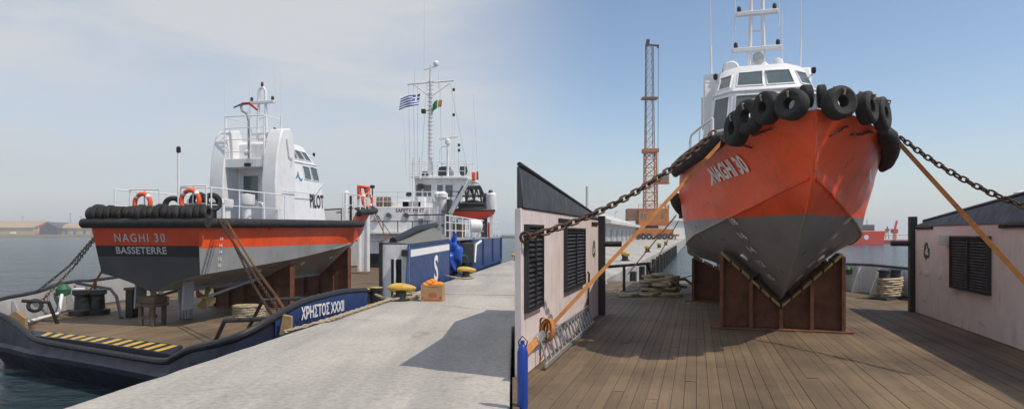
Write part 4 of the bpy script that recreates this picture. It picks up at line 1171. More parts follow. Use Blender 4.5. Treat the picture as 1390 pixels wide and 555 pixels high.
# ------------------------------------------------------------------ cradles
def cradle(label, Mx, x, base, bays=4, depth=0.55, hw=1.08, fl='rustedge'):
    """steel V cradle under a boat: Mx boat matrix, x station, base = deck height in the world"""
    o = Mx @ V(x, 0, 0); o.z = base
    fw = (Mx.to_3x3() @ V(1, 0, 0)).normalized(); sd_ = (Mx.to_3x3() @ V(0, 1, 0)).normalized()
    t = thing('cradle', label, 'cradle', o)
    kz = (Mx @ V(x, 0, min(zk(x), zk(x - depth)))).z - base
    sl = (zc(x - depth / 2) - zk(x - depth / 2)) / bc(x - depth / 2) * 0.985
    top = lambda y: kz + abs(y) * sl - 0.10
    g = lambda a, y, z: o + fw * a + sd_ * y + V(0, 0, z)
    ys = [-hw + 2 * hw * i / bays for i in range(bays + 1)]
    for a0 in ((-0.16, -depth + 0.1) if depth > 0.4 else (-0.1,)):
        for i in range(bays):
            y0, y1 = ys[i] + 0.008, ys[i + 1] - 0.008
            MB().prism([g(a0, y0, 0.03), g(a0, y1, 0.03), g(a0, y1, top(y1)), g(a0, y0, top(y0))], -fw * 0.014).build('web_plate', M['rust'], t, world=True, smooth=0)
    for y in ys:
        MB().prism([g(0.0, y - 0.008, 0.03), g(0.0, y - 0.008, top(y)), g(-depth, y - 0.008, top(y)), g(-depth, y - 0.008, 0.03)], sd_ * 0.016).build('stiffener', M['rust'], t, world=True, smooth=0)
        MB().prism([g(0.004, y - 0.03, 0.03), g(0.004, y + 0.03, 0.03), g(0.004, y + 0.03, top(y) - 0.01), g(0.004, y - 0.03, top(y) - 0.01)], fw * 0.010).build('flange', M[fl], t, world=True, smooth=0)
    MB().prism([g(0.10, -hw - 0.2, 0.004), g(0.10, hw + 0.14, 0.004), g(-depth - 0.1, hw + 0.14, 0.004), g(-depth - 0.1, -hw - 0.2, 0.004)], V(0, 0, 0.022)).build('base_plate', M['rustmid'], t, world=True, smooth=0)
    for s in (-1, 1):
        n_ = 6
        for i in range(n_):
            y0, y1 = s * hw * i / n_ * 1.0 + s * 0.02, s * hw * (i + 1) / n_ - s * 0.012
            jj = random.uniform(-0.012, 0.012)
            MB().prism([g(0.03 + jj, y0, top(y0) + 0.004), g(0.03 + jj, y1, top(y1) + 0.004), g(0.03 + jj, y1, top(y1) + 0.065 + jj), g(0.03 + jj, y0, top(y0) + 0.065 + jj)], -fw * (depth * 0.95)).build('timber_pad', M['timber'], t, world=True, smooth=0, bev=0.006)
    return t
cradle('rusty steel V cradle holding up the bow, its brown panels facing the open deck', MR, 9.75, 0.0, 4, 0.6, 1.02, fl='rustmid')
cradle('rusty steel cradle under the midships of the bow-on boat, mostly hidden', MR, 5.2, 0.0, 4, 0.6, 1.55, fl='rustmid')
TD = -0.85
cradle('dark rusty cradle midway under the boat with the lettered stern', ML, 4.6, TD, 5, 0.22, 1.50)
cradle('dark rusty cradle under the fore end of the boat with the lettered stern', ML, 9.0, TD, 4, 0.22, 1.35)
# timber stool, grey stand and block under the left boat's stern
p = G(207, 441, TD)
st = thing('timber_stool', 'weathered timber stool propping the middle of the lettered stern', 'stool', p, R(-13))
for sx in (-1, 1):
    for sy in (-1, 1):
        MB().box((sx * 0.2, sy * 0.2, 0.27), (0.1, 0.1, 0.54)).build('leg', M['oldwood'], st, bev=0.008)
MB().box((0, -0.2, 0.24), (0.3, 0.05, 0.09)).build('rail', M['oldwood'], st)
MB().box((0, 0, 0.24), (0.05, 0.3, 0.09)).build('rail', M['oldwood'], st)
MB().box((0, 0, 0.585), (0.62, 0.56, 0.09)).build('top', M['oldwood'], st, bev=0.01)
MB().box((0, 0, 0.725), (0.56, 0.5, 0.18)).build('packing_block', M['oldwood'], st, bev=0.015)
p = G(252, 432, TD)
st = thing('steel_stand', 'pale grey ribbed steel stand under the stern quarter, beside the timber stool', 'stand', p, R(-13))
for i in range(4):
    MB().prism([V(-0.19 + i * 0.10, -0.08, 0.0), V(-0.11 + i * 0.10, -0.08, 0.0), V(-0.13 + i * 0.105, -0.08, 0.86), V(-0.215 + i * 0.105, -0.08, 0.86)], (0, 0.16, 0)).build('rib', M['galv'], st, bev=0.012)
MB().box((0.0, 0.03, 0.43), (0.36, 0.06, 0.84)).build('back_plate', M['grey'], st)
p = G(180, 430, TD)
st = thing('support_block', 'black support block under the far quarter of the lettered stern', 'block', p, R(-13))
MB().box((0, 0, 0.42), (0.26, 0.3, 0.84)).build('body', M['black'], st, bev=0.02)
MB().box((0, 0, 0.88), (0.34, 0.36, 0.08)).build('cap', M['oldwood'], st, bev=0.01)

# ------------------------------------------------------------------ lashings of the right boat
bow_s = MR @ V(11.95, -bd(11.95) - 0.14, zd(11.95) - 0.02)
bow_p = MR @ V(11.2, bd(11.2) + 0.18, zd(11.2) + 0.0)
padL = D(-6.12, 0.05, 1.70)
chain(sag(bow_s + V(-0.05, 0, 0.1), padL, 0.22, 24), 0.118, 'heavy rusty chain from the lettered bow side to a white deckhouse', 1.0)
endR = P(1420, 290, 7.2)
chain(sag(bow_p + V(0.05, 0, 0.05), endR, 0.12, 20), 0.118, 'rusty chain from the unlettered bow side over the deckhouse with one louvre', 0.9)
MB().torus(padL - ur * 0.02, 0.06, 0.018, ur, 16, 6).build('pad_eye', M['chain'], vessel, world=True)
def strap(pts, w, side_dir, label, m_='strap', name='ratchet_strap'):
    t = thing(name, label, 'strap', pts[-1])
    sd_ = Vector(side_dir).normalized() * w / 2
    mb = MB()
    for i in range(len(pts) - 1):
        a, b = Vector(pts[i]), Vector(pts[i + 1])
        n_ = (b - a).cross(sd_).normalized() * 0.004
        mb.hexa([a - sd_ - n_, a + sd_ - n_, b + sd_ - n_, b - sd_ - n_, a - sd_ + n_, a + sd_ + n_, b + sd_ + n_, b - sd_ + n_])
    mb.build('webbing', M[m_], t, world=True)
    return t
rat = P(741, 449, 8.45)
anc = P(706, 486, 7.35)
s1 = strap([bow_s + V(0, -0.1, -0.1), rat], 0.10, (0.25, 0.2, 1), 'taut orange webbing strap with ratchet, from the lettered bow side to a deckhouse foot')
dv = (anc - rat).normalized()
MB().beam(rat + dv * 0.12, rat + dv * 0.42, 0.10, 0.05, up=(0.3, -1, 0.2)).build('ratchet', M['galv'], s1, world=True, bev=0.012)
MB().cyl(rat + dv * 0.14 - V(0, 0.09, 0), rat + dv * 0.14 + V(0, 0.09, 0), 0.035).build('ratchet_axle', M['galv'], s1, world=True)
MB().beam(rat + dv * 0.40, anc, 0.085, 0.012, up=(0.3, -1, 0.2)).build('anchor_webbing', M['strap'], s1, world=True)
def band(pts, w, wd, name, parent, m_='strap'):
    wd = Vector(wd).normalized() * w / 2
    mb = MB()
    rows = [[Vector(p) - wd, Vector(p) + wd] for p in pts]
    mb.grid(rows)
    o = mb.build(name, M[m_], parent, world=True)
    sf = o.modifiers.new('thick', 'SOLIDIFY'); sf.thickness = 0.006
    return o
cc = rat + V(0.02, -0.08, 0.02)
ax1, ax2 = V(0.62, -0.35, 0).normalized(), V(0.1, 0.0, 1).normalized()
spiral = [cc + ax1 * math.cos(a) * (0.060 + 0.0016 * a) + ax2 * math.sin(a) * (0.125 + 0.0020 * a) + ax1.cross(ax2) * 0.01 * math.sin(a * 0.7) for a in np.linspace(0, 7.4 * math.pi, 110)]
band(spiral, 0.11, ax1.cross(ax2), 'rolled_tail', s1)
band([p + V(-0.07, 0.03, 0.03) for p in spiral[10:44]], 0.10, ax1.cross(ax2) + V(0.2, 0, 0.1), 'rolled_tail', s1)
loop = [rat + V(0.02 - 0.03 * t_, -0.05, -0.1) + V(-0.18 * math.sin(t_ * math.pi) * 0.2 - 0.30 * t_ * t_, 0, -0.42 * math.sin(t_ * math.pi * 0.62)) for t_ in np.linspace(0, 1, 16)]
band(loop, 0.09, (0.3, 1, 0.2), 'hanging_tail', s1)
strap([bow_p + V(0, -0.05, -0.05), P(1400, 392, 7.6)], 0.10, (0.25, 0.2, 1), 'taut tan webbing strap running past the louvre of the other deckhouse')
strap([P(918, 292, 13.6), P(852, 372, 19.5)], 0.05, (0.2, 0.1, 1), 'thin old strap from the hull side down to the stern guard', 'strap2')
strap([P(921, 300, 14.2), P(880, 372, 20.3)], 0.05, (0.2, 0.1, 1), 'second thin old strap leading down to the rope wound bitts', 'strap2')
tag(MB().tube(sag(P(965, 365, 16.5), P(842, 398, 18.6), 0.05), 0.014, 6).build('wire', M['chain']), 'thin dark wire stretched low over the deck towards the rope heap', 'wire')

# ladder lying against the left house's foot
A, B = D(-1.5, 0.0, 0.03), D(-5.6, 0.02, 0.03)
lad = thing('ladder', 'pale aluminium ladder lying on edge along the foot of a white deckhouse', 'ladder', B)
for o_, zz in ((0.15, 0.03), (0.05, 0.33)):
    MB().beam(A + vr * o_ + V(0, 0, zz), B + vr * o_ + V(0, 0, zz), 0.03, 0.06).build('rail', M['galv'], lad, world=True, bev=0.005)
for i in range(16):
    t_ = (i + 0.5) / 16
    p = lerp(A, B, t_)
    MB().cyl(p + vr * 0.15 + V(0, 0, 0.03), p + vr * 0.05 + V(0, 0, 0.33), 0.016, n=8).build('rung', M['galv'], lad, world=True)
# slim blue canister by the deckhouse corner
cn = thing('canister', 'slim blue plastic canister standing on the deck by the strap ratchet', 'canister', (0.105, 6.25, 0.002))
MB().lathe([(0.0, 0), (0.05, 0), (0.055, 0.03), (0.055, 0.56), (0.04, 0.62), (0.025, 0.64), (0, 0.64)], n=18).build('body', M['blue'], cn)
MB().cyl((0, 0, 0.64), (0, 0, 0.68), 0.022).build('cap', M['blue'], cn)
MB().tube([V(0.03, 0.0, 0.60), V(0.05, 0, 0.67), V(0.0, 0.02, 0.72), V(-0.04, 0, 0.67), V(-0.03, 0, 0.6)], 0.008, 6).build('handle', M['black'], cn)
# lifebuoy and bottle light on the right boat's foredeck
lifebuoy(MR @ V(8.3, -0.55, 3.05), dirR((1, 0, 0)), 'orange lifebuoy on the foredeck of the bow-on boat, before the cabin', r=0.26)
bt = thing('marker_light', 'orange marker bottle upright beside the cabin of the bow-on boat', 'marker', MR @ V(8.35, -1.15, 2.75))
MB().lathe([(0.0, 0), (0.09, 0.0), (0.10, 0.3), (0.06, 0.42), (0.06, 0.5), (0.0, 0.52)], n=14).build('bottle', M['orange_p'], bt)
MB().torus((0, 0, 0.36), 0.095, 0.015, (0, 0, 1), 14, 6).build('collar', M['black'], bt)

# ------------------------------------------------------------------ left-hand tug alongside the quay
tug = thing('tug', 'navy tug alongside the quay with white superstructure, carrying the lettered boat on its deck', 'tug', (-9, 22, SEA))
# outline of the hull at deck level, from the starboard side round the stern to the port side
cap_path = [P(496, 394, 16.0), P(467, 396, 14.9), P(435, 403, 13.8), P(406, 412, 12.9), P(370, 432, 12.0), P(340, 449, 11.45), P(312, 461, 11.3), P(285, 468, 11.6), P(258, 474, 12.2), P(238, 484, 12.6), P(220, 490, 13.0)]
stern_path = [P(220, 490, 13.0), P(160, 481, 13.85), P(100, 471, 14.7), P(50, 461, 15.4)]
port_path = [P(50, 461, 15.4), P(32, 448, 15.85), P(14, 434, 16.3), P(0, 427, 16.6), V(-14.3, 17.1, -0.32), V(-14.75, 17.9, -0.18), P(48.6, 397, 19.4), P(76, 387, 20.9), P(108, 381.6, 22.2), P(150, 377.7, 24.0), V(-14.6, 34, 0.4), V(-12.6, 42, 0.9), V(-9.5, 49, 1.6)]
full = cap_path + stern_path[1:] + port_path[1:]
# smooth outline
def smooth_path(pts, sub=3):
    out = []
    n = len(pts)
    for i in range(n - 1):
        p0, p1, p2, p3 = pts[max(0, i - 1)], pts[i], pts[i + 1], pts[min(n - 1, i + 2)]
        for k in range(sub):
            t = k / sub
            out.append(0.5 * ((2 * p1) + (p2 - p0) * t + (2 * p0 - 5 * p1 + 4 * p2 - p3) * t * t + (3 * p1 - p0 - 3 * p2 + p3) * t**3))
    out.append(pts[-1])
    return out
fp = smooth_path(full, 3)
cen = V(-8.5, 24, 0)
def inward(i, d):
    a, b = fp[max(0, i - 1)], fp[min(len(fp) - 1, i + 1)]
    t = (b - a); t.z = 0; t.normalize()
    return V(t.y, -t.x, 0) * d
rows = []
for i, p in enumerate(fp):
    n_ = inward(i, 1)
    b1_, b2_ = p - n_ * 0.0, p
    rows.append([p + V(0, 0, 0), V(p.x, p.y, p.z - 0.12) - n_ * 0.02, V(p.x, p.y, min(p.z - 0.2, -1.12)) - n_ * 0.05, V(p.x, p.y, -1.2) - n_ * 0.12, V(p.x, p.y, -1.32) - n_ * 0.10, V(p.x, p.y, -1.36) + n_ * 0.02, V(p.x, p.y, -2.6) + n_ * 0.85])
MB().grid(rows).build('hull', M['tug'], tug, world=True, smooth=30)
MB().tube([p + V(0, 0, 0.0) for p in fp], 0.075, 10).build('cap_rail', M['black'], tug, world=True)
# inner face of the bulwarks: port is white greyed by painted shade, quay side dark
def inner(i0, i1, m_, name='bulwark'):
    rr = []
    for i in range(i0, i1 + 1):
        p = fp[i]; n_ = inward(i, 1)
        rr.append([p + n_ * 0.06, V(p.x, p.y, max(min(p.z - 0.05, -0.3), TD)) + n_ * 0.10, V(p.x, p.y, TD - 0.02) + n_ * 0.12])
    o = MB().grid(rr).build(name, M[m_], tug, world=True)
    return o
k_port = 3 * (len(cap_path) + len(stern_path) - 2)
inner(0, 3 * (len(cap_path) - 1), 'navy')
inner(k_port, len(fp) - 1, 'bulw_shade')
# brackets and fittings along the port bulwark
for i in range(k_port + 16, len(fp) - 8, 3):
    p = fp[i]; n_ = inward(i, 1)
    t_ = V(-n_.y, n_.x, 0) * 0.025
    q0 = V(p.x, p.y, TD) + n_ * 0.125
    MB().prism([q0 - t_, q0 - t_ + n_ * 0.32, q0 - t_ + n_ * 0.06 + V(0, 0, p.z - TD - 0.08), q0 - t_ + V(0, 0, p.z - TD - 0.08)], t_ * 2).build('bracket', M['bulw_shade'], tug, world=True, smooth=0)
# deck with planks
dpoly = [V(p.x, p.y, 0) + inward(i, 0.1) for i, p in enumerate(fp)]
aft_deck = [p for p in dpoly if p.y < 33.9] 
aft_poly = [V(-3.7, 16.0, 0), *[V(p.x, p.y, 0) for p in aft_deck], V(-14.2, 34, 0), V(-2.2, 34, 0)]
dkl = MB().prism([p + V(0, 0, TD - 0.06) for p in aft_poly], (0, 0, 0.02)).build('deck', M['underdeck'], tug, world=True, smooth=0)
stripe_far = [V(p.x, p.y, 0) for p in (G(248, 470, -0.8), G(180, 462, -0.8), G(110, 456, -0.8), G(42, 449.4, -0.8))]
plank_poly = [V(-3.75, 15.2, 0), V(-4.6, 12.7, 0), V(-5.5, 12.6, 0)] + stripe_far + [V(-13.9, 18.2, 0), V(-14.5, 20, 0), V(-14.7, 24, 0), V(-14.5, 33.8, 0), V(-2.2, 33.8, 0)]
lay_planks(dkl, plank_poly, uq, vq, 0.24, 6.5, TD, 0.03)
# foredeck part rising to the house
MB().prism([V(-14.2, 33.85, TD - 0.06), V(-2.2, 33.85, TD - 0.06), V(-2.0, 41, -0.42), V(-12.8, 41, -0.42)], (0, 0, 0.05)).build('fore_deck', M['oldwood'], tug, world=True, smooth=0)
# stern sill, a dark band with yellow hazard stripes
sf_, sn_ = [V(p.x, p.y, -0.775) for p in stripe_far], [V(p.x, p.y, -0.775) for p in (P(232, 485, 13.05), P(168, 476, 13.9), P(105, 467, 14.75), P(48, 459, 15.45))]
mb = MB()
for i in range(3):
    mb.hexa([sn_[i] - V(0, 0, 0.3), sn_[i + 1] - V(0, 0, 0.3), sf_[i + 1] - V(0, 0, 0.3), sf_[i] - V(0, 0, 0.3), sn_[i], sn_[i + 1], sf_[i + 1], sf_[i]])
mb.build('stern_sill', M['tug'], tug, world=True, smooth=0)
def sill(t, w):
    def pl(pts, t):
        x = t * 3; i = min(2, int(x)); return lerp(pts[i], pts[i + 1], x - i)
    return lerp(pl(sn_, t), pl(sf_, t), w) + V(0, 0, 0.005)
for i in range(13):
    t0 = 0.03 + i * 0.074
    sh_ = -0.055 if i < 6 else 0.05
    if i == 6: continue
    lo, hi = t0, t0 + 0.036
    if i < 6: lo, hi = lo + 0.06, hi + 0.06
    c_ = lambda v: min(0.985, max(0.01, v))
    skew = -0.07
    MB().prism([sill(c_(lo), 0.08), sill(c_(hi), 0.08), sill(c_(hi + skew), 0.9), sill(c_(lo + skew), 0.9)], (0, 0, 0.003)).build('hazard_stripe', M['yellow'], tug, world=True, smooth=0)
# name board on the quay-side bulwark
def board_fn(a, b):
    t = 0.5 + a / 3.0
    A_, B_ = P(402, 425.5, 12.55), P(462, 413.5, 14.55)
    p = lerp(A_, B_, a / (B_ - A_).length + 0.5)
    return p + vq * 0.10 + V(0, 0, b)
nb = MB()
sb = cap_path[:5][::-1]
bl = smooth_path(sb, 4)
nb.grid([[p + vq * 0.055 - V(0, 0, 0.02), V(p.x, p.y, -0.9) + vq * 0.055] for p in bl])
nb_o = nb.build('name_board', M['navy'], tug, world=True)
A_, B_ = P(402, 425.5, 12.55), P(461, 414, 14.55)
text_on('letter', 'ΧΡΗΣΤΟΣ XXXII', board_fn, (B_ - A_).length * 0.98, 0.27, M['letter'], tug, 0.03, 1.0, world=True, split=True)
# bent pipe guards over the deck edge
guard(tug, [G(292, 463, TD), G(305, 435, TD + 0.72), G(372, 432, TD + 0.74), G(386, 433, TD + 0.7)], 0.05)
guard(tug, [G(337, 446, TD), G(357, 407, TD + 0.85), G(405, 405, TD + 0.85), G(420, 407, TD + 0.82)], 0.05)
guard(tug, [G(388, 428, TD), G(388, 405, TD + 0.85)], 0.05)
guard(tug, [P(30, 408, 17.6), P(66, 410, 17.8), G(78, 439, TD)], 0.05)
guard(tug, [P(104, 384, 21.8), P(150, 392, 21.0), P(158, 402, 20.6), G(165, 432, TD)], 0.05)
guard(tug, [G(129, 425, TD), P(129, 378, 20.4)], 0.05)
MB().tube([G(36, 437, TD + 0.05), G(80, 425, TD + 0.12), P(84, 400, 20.2)], 0.05, 8).build('scupper_pipe', M['white2'], tug, world=True)
bb = G(115, 428, TD)
mb = MB(); mb.lathe([(0.36, 0.0), (0.36, 0.16), (0.22, 0.2), (0.20, 0.62), (0.27, 0.66), (0.27, 0.8), (0.0, 0.82)], bb + V(0.2, 0.3, 0), n=20); mb.lathe([(0.36, 0.0), (0.36, 0.16), (0.22, 0.2), (0.20, 0.62), (0.27, 0.66), (0.27, 0.8), (0.0, 0.82)], bb + V(-0.15, 0.1, 0), n=20)
mb.build('mooring_bitts', M['black'], tug, world=True)
MB().box(P(107, 394, 20.9), (0.32, 0.2, 0.16)).build('vent_box', M['white2'], tug, world=True, bev=0.02)
MB().lathe([(0, -0.2), (0.2, -0.14), (0.22, 0.05), (0.1, 0.2), (0, 0.2)], P(86, 394, 20.6), n=14).build('vent_cowl', M['green'], tug, world=True)
wb = MB(); c_ = P(18, 432, 17.2)
wb.prism([c_ + V(-0.3, 0, -0.35), c_ + V(0.32, 0, -0.35), c_ + V(0.32, 0, 0.0), c_ + V(0.05, 0, 0.2), c_ + V(-0.3, 0, 0.0)], (0, 0.1, 0)); wb.build('timber_chock', M['timber'], tug, world=True)
tyre(P(47.5, 414.5, 17.9), V(0.5, -1, 0.1), 0.2, 0.12, 'small black tyre hung from the pipe guard inside the white port bulwark', 'tyres on the tug', 0.55)
for px_, py_ in ((300, 440), (345, 426)):
    pass
rope_coil(G(338, 433, TD) , 0.42, 'grey rope coil on the tug deck behind the pipe guard', 5, 0.05, 0.9)

# deckhouse with the letter S beside the quay
nA, nB = Q(13.35, -0.30), Q(18.6, -0.30)        # near and far foot of the blue side
wq = -vq * 0.92
zt1, zt2 = 1.42, 1.52
mb = MB(); mb.hexa([nA + V(0, 0, -1.3), nB + V(0, 0, -1.3), nB + wq + V(0, 0, -1.3), nA + wq + V(0, 0, -1.3), nA + V(0, 0, zt1), nB + V(0, 0, zt2), nB + wq + V(0, 0, zt2), nA + wq + V(0, 0, zt1)])
dh = mb.build('quay_deckhouse', M['navy'], tug, world=True, bev=0.015)
# slanted buttress plate at the near corner
MB().prism([nA + V(0, 0, zt1 - 0.02) - vq * 0.02, nA - uq * 0.02 + V(0, 0, -0.6) - vq * 0.02, nA - uq * 0.55 + V(0, 0, -0.6) - vq * 0.02, nA - uq * 0.12 + V(0, 0, zt1 - 0.02) - vq * 0.02], -vq * 0.03).build('buttress', M['navy'], dh, world=True)
sidep = lambda a, z, o=0.004: lerp(nA, nB, a) + V(0, 0, z) + vq * o
MB().prism([sidep(0.004, 1.02), sidep(0.996, 1.10), sidep(0.996, 1.33), sidep(0.004, 1.24)], vq * 0.004).build('white_band', M['letter'], dh, world=True, smooth=0)
MB().prism([sidep(0.004, -0.34), sidep(0.996, -0.30), sidep(0.996, -0.12), sidep(0.004, -0.14)], vq * 0.004).build('white_band', M['letter'], dh, world=True, smooth=0)
MB().prism([sidep(0.0, 1.36), sidep(1.0, 1.46), sidep(1.0, 1.50), sidep(0.0, 1.40)], vq * 0.03).build('drip_rail', M['navy'], dh, world=True, smooth=0)
text_on('letter_s', 'S', lambda a, b: sidep(0.60, 0.50, 0.010) + uq * a + V(0, 0, b), 0.58, 0.95, M['letter'], dh, 0.025, world=True)
mb = MB(); mb.hexa([nA + vq * 0.03 + V(0, 0, zt1 + 0.004), nB + vq * 0.03 + V(0, 0, zt2 + 0.004), nB + wq + V(0, 0, zt2 + 0.004), nA + wq - vq * 0.1 + V(0, 0, zt1 + 0.004), nA - vq * 0.3 + V(0, 0, zt1 + 0.04), nB - uq * 0.5 - vq * 0.5 + V(0, 0, 2.0), nB - uq * 0.5 + wq + V(0, 0, 1.95), nA + wq + V(0, 0, zt1 + 0.06)])
mb.build('hood', mat('canvas_hood', (0.16, 0.165, 0.155), 0.8, var=0.15), dh, world=True, bev=0.02)
MB().tube([nA + wq * 0.6 + V(0, 0, 1.5), lerp(nA, nB, 0.5) + wq * 0.6 + V(0, 0, 1.9), nB + wq * 0.6 + V(0, 0, 2.06)], 0.12, 10).build('roof_roll', M['black'], dh, world=True)
endp = lambda b, z, o=0.004: lerp(nA, nA + wq, b) + V(0, 0, z) - uq * o
MB().prism([endp(0.02, -0.9), endp(0.98, -0.9), endp(0.98, zt1 - 0.02), endp(0.02, zt1 - 0.02)], -uq * 0.012).build('white_end', M['white2'], dh, world=True, smooth=0)
MB().prism([endp(0.30, -0.85, 0.018), endp(0.66, -0.85, 0.018), endp(0.66, 0.95, 0.018), endp(0.30, 0.95, 0.018)], -uq * 0.004).build('doorway', M['dark'], dh, world=True, smooth=0)
MB().beam(endp(1.0, -0.85, 0.06), endp(1.0, zt1 + 0.05, 0.06), 0.1, 0.1).build('corner_post', M['black'], dh, world=True)
MB().beam(endp(0.5, 0.95, 0.07), endp(0.5, -0.5, 0.07), 0.16, 0.05).build('pipe_trunk', M['white2'], dh, world=True)
MB().box(endp(0.15, 1.15, 0.1), (0.2, 0.2, 0.2)).build('floodlight', M['black'], dh, world=True, bev=0.02)

# superstructure
HY = 40.0
def T(px, py, Y=HY): return P(px, py, Y)
ha, hb = T(500, 365), T(600, 365)
def qbox(pa, pb, zb, zt, depth, name, m_, parent=None, bev=0.03):
    "box whose near face spans two points, going back along the tug"
    pa, pb = Vector(pa), Vector(pb)
    a, b = V(pa.x, pa.y, 0), V(pb.x, pb.y, 0)
    mb = MB(); mb.hexa([a + V(0, 0, zb), b + V(0, 0, zb), b + uq * depth + V(0, 0, zb), a + uq * depth + V(0, 0, zb), a + V(0, 0, zt), b + V(0, 0, zt), b + uq * depth + V(0, 0, zt), a + uq * depth + V(0, 0, zt)])
    return mb.build(name, M[m_], parent or tug, world=True, bev=bev)
zroof = T(550, 280.5).z
sup = qbox(T(500, 0), T(600, 0), -0.9, zroof, 7.5, 'superstructure', 'white2')
def disc(c, n_, r, m_, name, parent, rim=None):
    o = MB().lathe([(r, 0), (r, 0.02), (0, 0.02)], c, n_, 20).build(name, M[m_], parent, world=True)
    if rim: MB().torus(Vector(c) + Vector(n_) * 0.015, r, 0.045, n_, 20, 6).build('rim', M[rim], o, world=True)
    return o
for px_ in (527.5, 551): disc(T(px_, 293, HY - 0.02), (0, -1, 0), 0.19, 'glass', 'porthole', sup, 'galv')
text_on('safety_lettering', 'SAFETY FIRST', lambda a, b: T(556.5, 285.3, HY - 0.012) + V(a, 0, b), 1.82, 0.24, M['maroon'], sup, 0.02, 1.1, world=True)
lowd = [(502, 344, 520, 366), (545, 348, 575, 366)]
for x0, y0, x1, y1 in lowd:
    a, b, c_, d = T(x0, y1, HY - 0.02), T(x1, y1, HY - 0.02), T(x1, y0, HY - 0.02), T(x0, y0, HY - 0.02)
    MB().prism([a, b, c_, d], (0, 0.012, 0)).build('doorway', M['dark'], sup, world=True, smooth=0)
zr2 = T(550, 303).z
railing(tug, [T(px_, 305, HY - 0.5) - V(0, 0, 0.5) for px_ in (500, 520, 540, 560, 580, 600)], 0.72, 0.03, (), (0, 1, 2, 3, 4, 5), 'black', 'gallery_railing')
MB().box(V(-6.9, HY - 0.3, T(550, 316).z), (4.9, 0.55, 0.10)).build('gallery', M['white2'], tug, world=True)
railing(tug, [V(p.x, p.y, zroof) for p in (T(502, 287, HY + 0.1), T(520, 287, HY + 0.1), T(540, 287, HY + 0.1), T(560, 287, HY + 0.1), T(580, 287, HY + 0.1), T(598, 287, HY + 0.1))], 0.95, 0.025, (0.35, 0.68), None, 'white2', 'roof_railing')
rf = MB().lathe([(0.0, -0.45), (0.36, -0.45), (0.4, -0.4), (0.4, 0.4), (0.36, 0.45), (0.0, 0.45)], T(521, 275.5, HY + 1.2), (1, 0.1, 0), 20).build('life_raft_canister', M['oldwood'], tug, world=True)
for d_ in (-0.25, 0.0, 0.25):
    MB().torus(T(521, 275.5, HY + 1.2) + V(d_, d_ * 0.1, 0), 0.405, 0.02, (1, 0.1, 0), 20, 6).build('strap_band', M['grey'], rf, world=True)
for px_, py_, w_, h_, m_ in ((548, 280, 0.9, 0.5, 'white2'), (560, 282, 1.3, 0.45, 'grey'), (537, 283, 0.4, 0.4, 'white2'), (573, 280, 0.5, 0.7, 'white2')):
    MB().box(V(T(px_, 0, HY + 2).x, HY + 2, zroof + h_ / 2 + 0.002), (w_, 0.8, h_)).build('deck_locker', M[m_], tug, world=True, bev=0.05)
# wheelhouse
WY = 43.0
wz0, wz1 = zroof, T(600, 243, WY).z
wh = qbox(T(563, 0, WY), T(629, 0, WY), wz0 + 0.002, wz1, 4.0, 'wheelhouse', 'white2')
wf = (V(T(563, 0, WY).x, WY - 0.003, wz0), V(T(629, 0, WY).x, WY - 0.003, wz0), V(T(629, 0, WY).x, WY - 0.003, wz1), V(T(563, 0, WY).x, WY - 0.003, wz1))
for u0, u1 in ((0.03, 0.14), (0.18, 0.34), (0.46, 0.58), (0.63, 0.78)): window_on(wf, u0, u1, 0.40, 0.80, wh, 0.06, 'white2', 1, True)
sidew = (V(T(629, 0, WY).x + 0.003, WY, wz0), V(T(629, 0, WY).x, WY, wz0) + uq * 4, V(T(629, 0, WY).x, WY, wz1) + uq * 4, V(T(629, 0, WY).x + 0.003, WY, wz1))
for u0, u1 in ((0.08, 0.28), (0.36, 0.6), (0.68, 0.92)): window_on(sidew, u0, u1, 0.40, 0.80, wh, 0.06, 'white2', 1, True)
pa_, pb_ = T(558, 0, WY - 0.5), T(634, 0, WY - 0.5)
roof_w = qbox(pa_, pb_, wz1 + 0.003, wz1 + 0.16, 4.8, 'bridge_roof', 'white2')
railing(tug, [V(p.x, p.y, wz1 + 0.16) for p in (T(560, 0, WY - 0.4), T(577, 0, WY - 0.4), T(594, 0, WY - 0.4), T(612, 0, WY - 0.4), T(631, 0, WY - 0.4))], 1.0, 0.025, (0.35, 0.68), None, 'white2', 'monkey_island_railing')
MB().lathe([(0.0, -0.3), (0.45, -0.25), (0.5, 0), (0.42, 0.3), (0, 0.42)], V(T(604, 0, WY + 1).x, WY + 1, wz1 + 0.6), n=16).build('covered_compass', M['hood'], tug, world=True)
# main mast with ladder rungs, crossarms, radar
MX = T(584.5, 0, WY + 1).x
zb_, zt_ = wz1 + 0.15, T(584, 88, WY + 1).z
my = WY + 1
mm_ = MB().tube([V(MX, my, zb_), V(MX, my, zb_ + (zt_ - zb_) * 0.7), V(MX, my, zt_)], [0.17, 0.13, 0.06], 12).build('mast', M['white2'], tug, world=True)
for i in range(24):
    z_ = zb_ + 0.3 + i * 0.28
    MB().cyl((MX - 0.22, my - 0.14, z_), (MX + 0.22, my - 0.14, z_), 0.02, n=6).build('rung', M['galv'], mm_, world=True)
z1_ = T(584, 113.5, my).z
MB().tube([V(T(553, 0, my).x, my, z1_ - 0.05), V(T(616, 0, my).x, my, z1_ + 0.2)], 0.06, 8).build('crossarm', M['white2'], mm_, world=True)
for px_ in (560, 610):
    MB().tube([V(T(px_, 0, my).x, my, z1_), V(MX, my, z1_ - 0.95)], 0.04, 7).build('brace', M['white2'], mm_, world=True)
z2_ = T(584, 95, my).z
MB().tube([V(T(576, 0, my).x, my, z2_), V(T(592, 0, my).x, my, z2_ + 0.25), V(T(592, 0, my).x, my, z2_ + 0.6)], 0.04, 7).build('upper_arm', M['white2'], mm_, world=True)
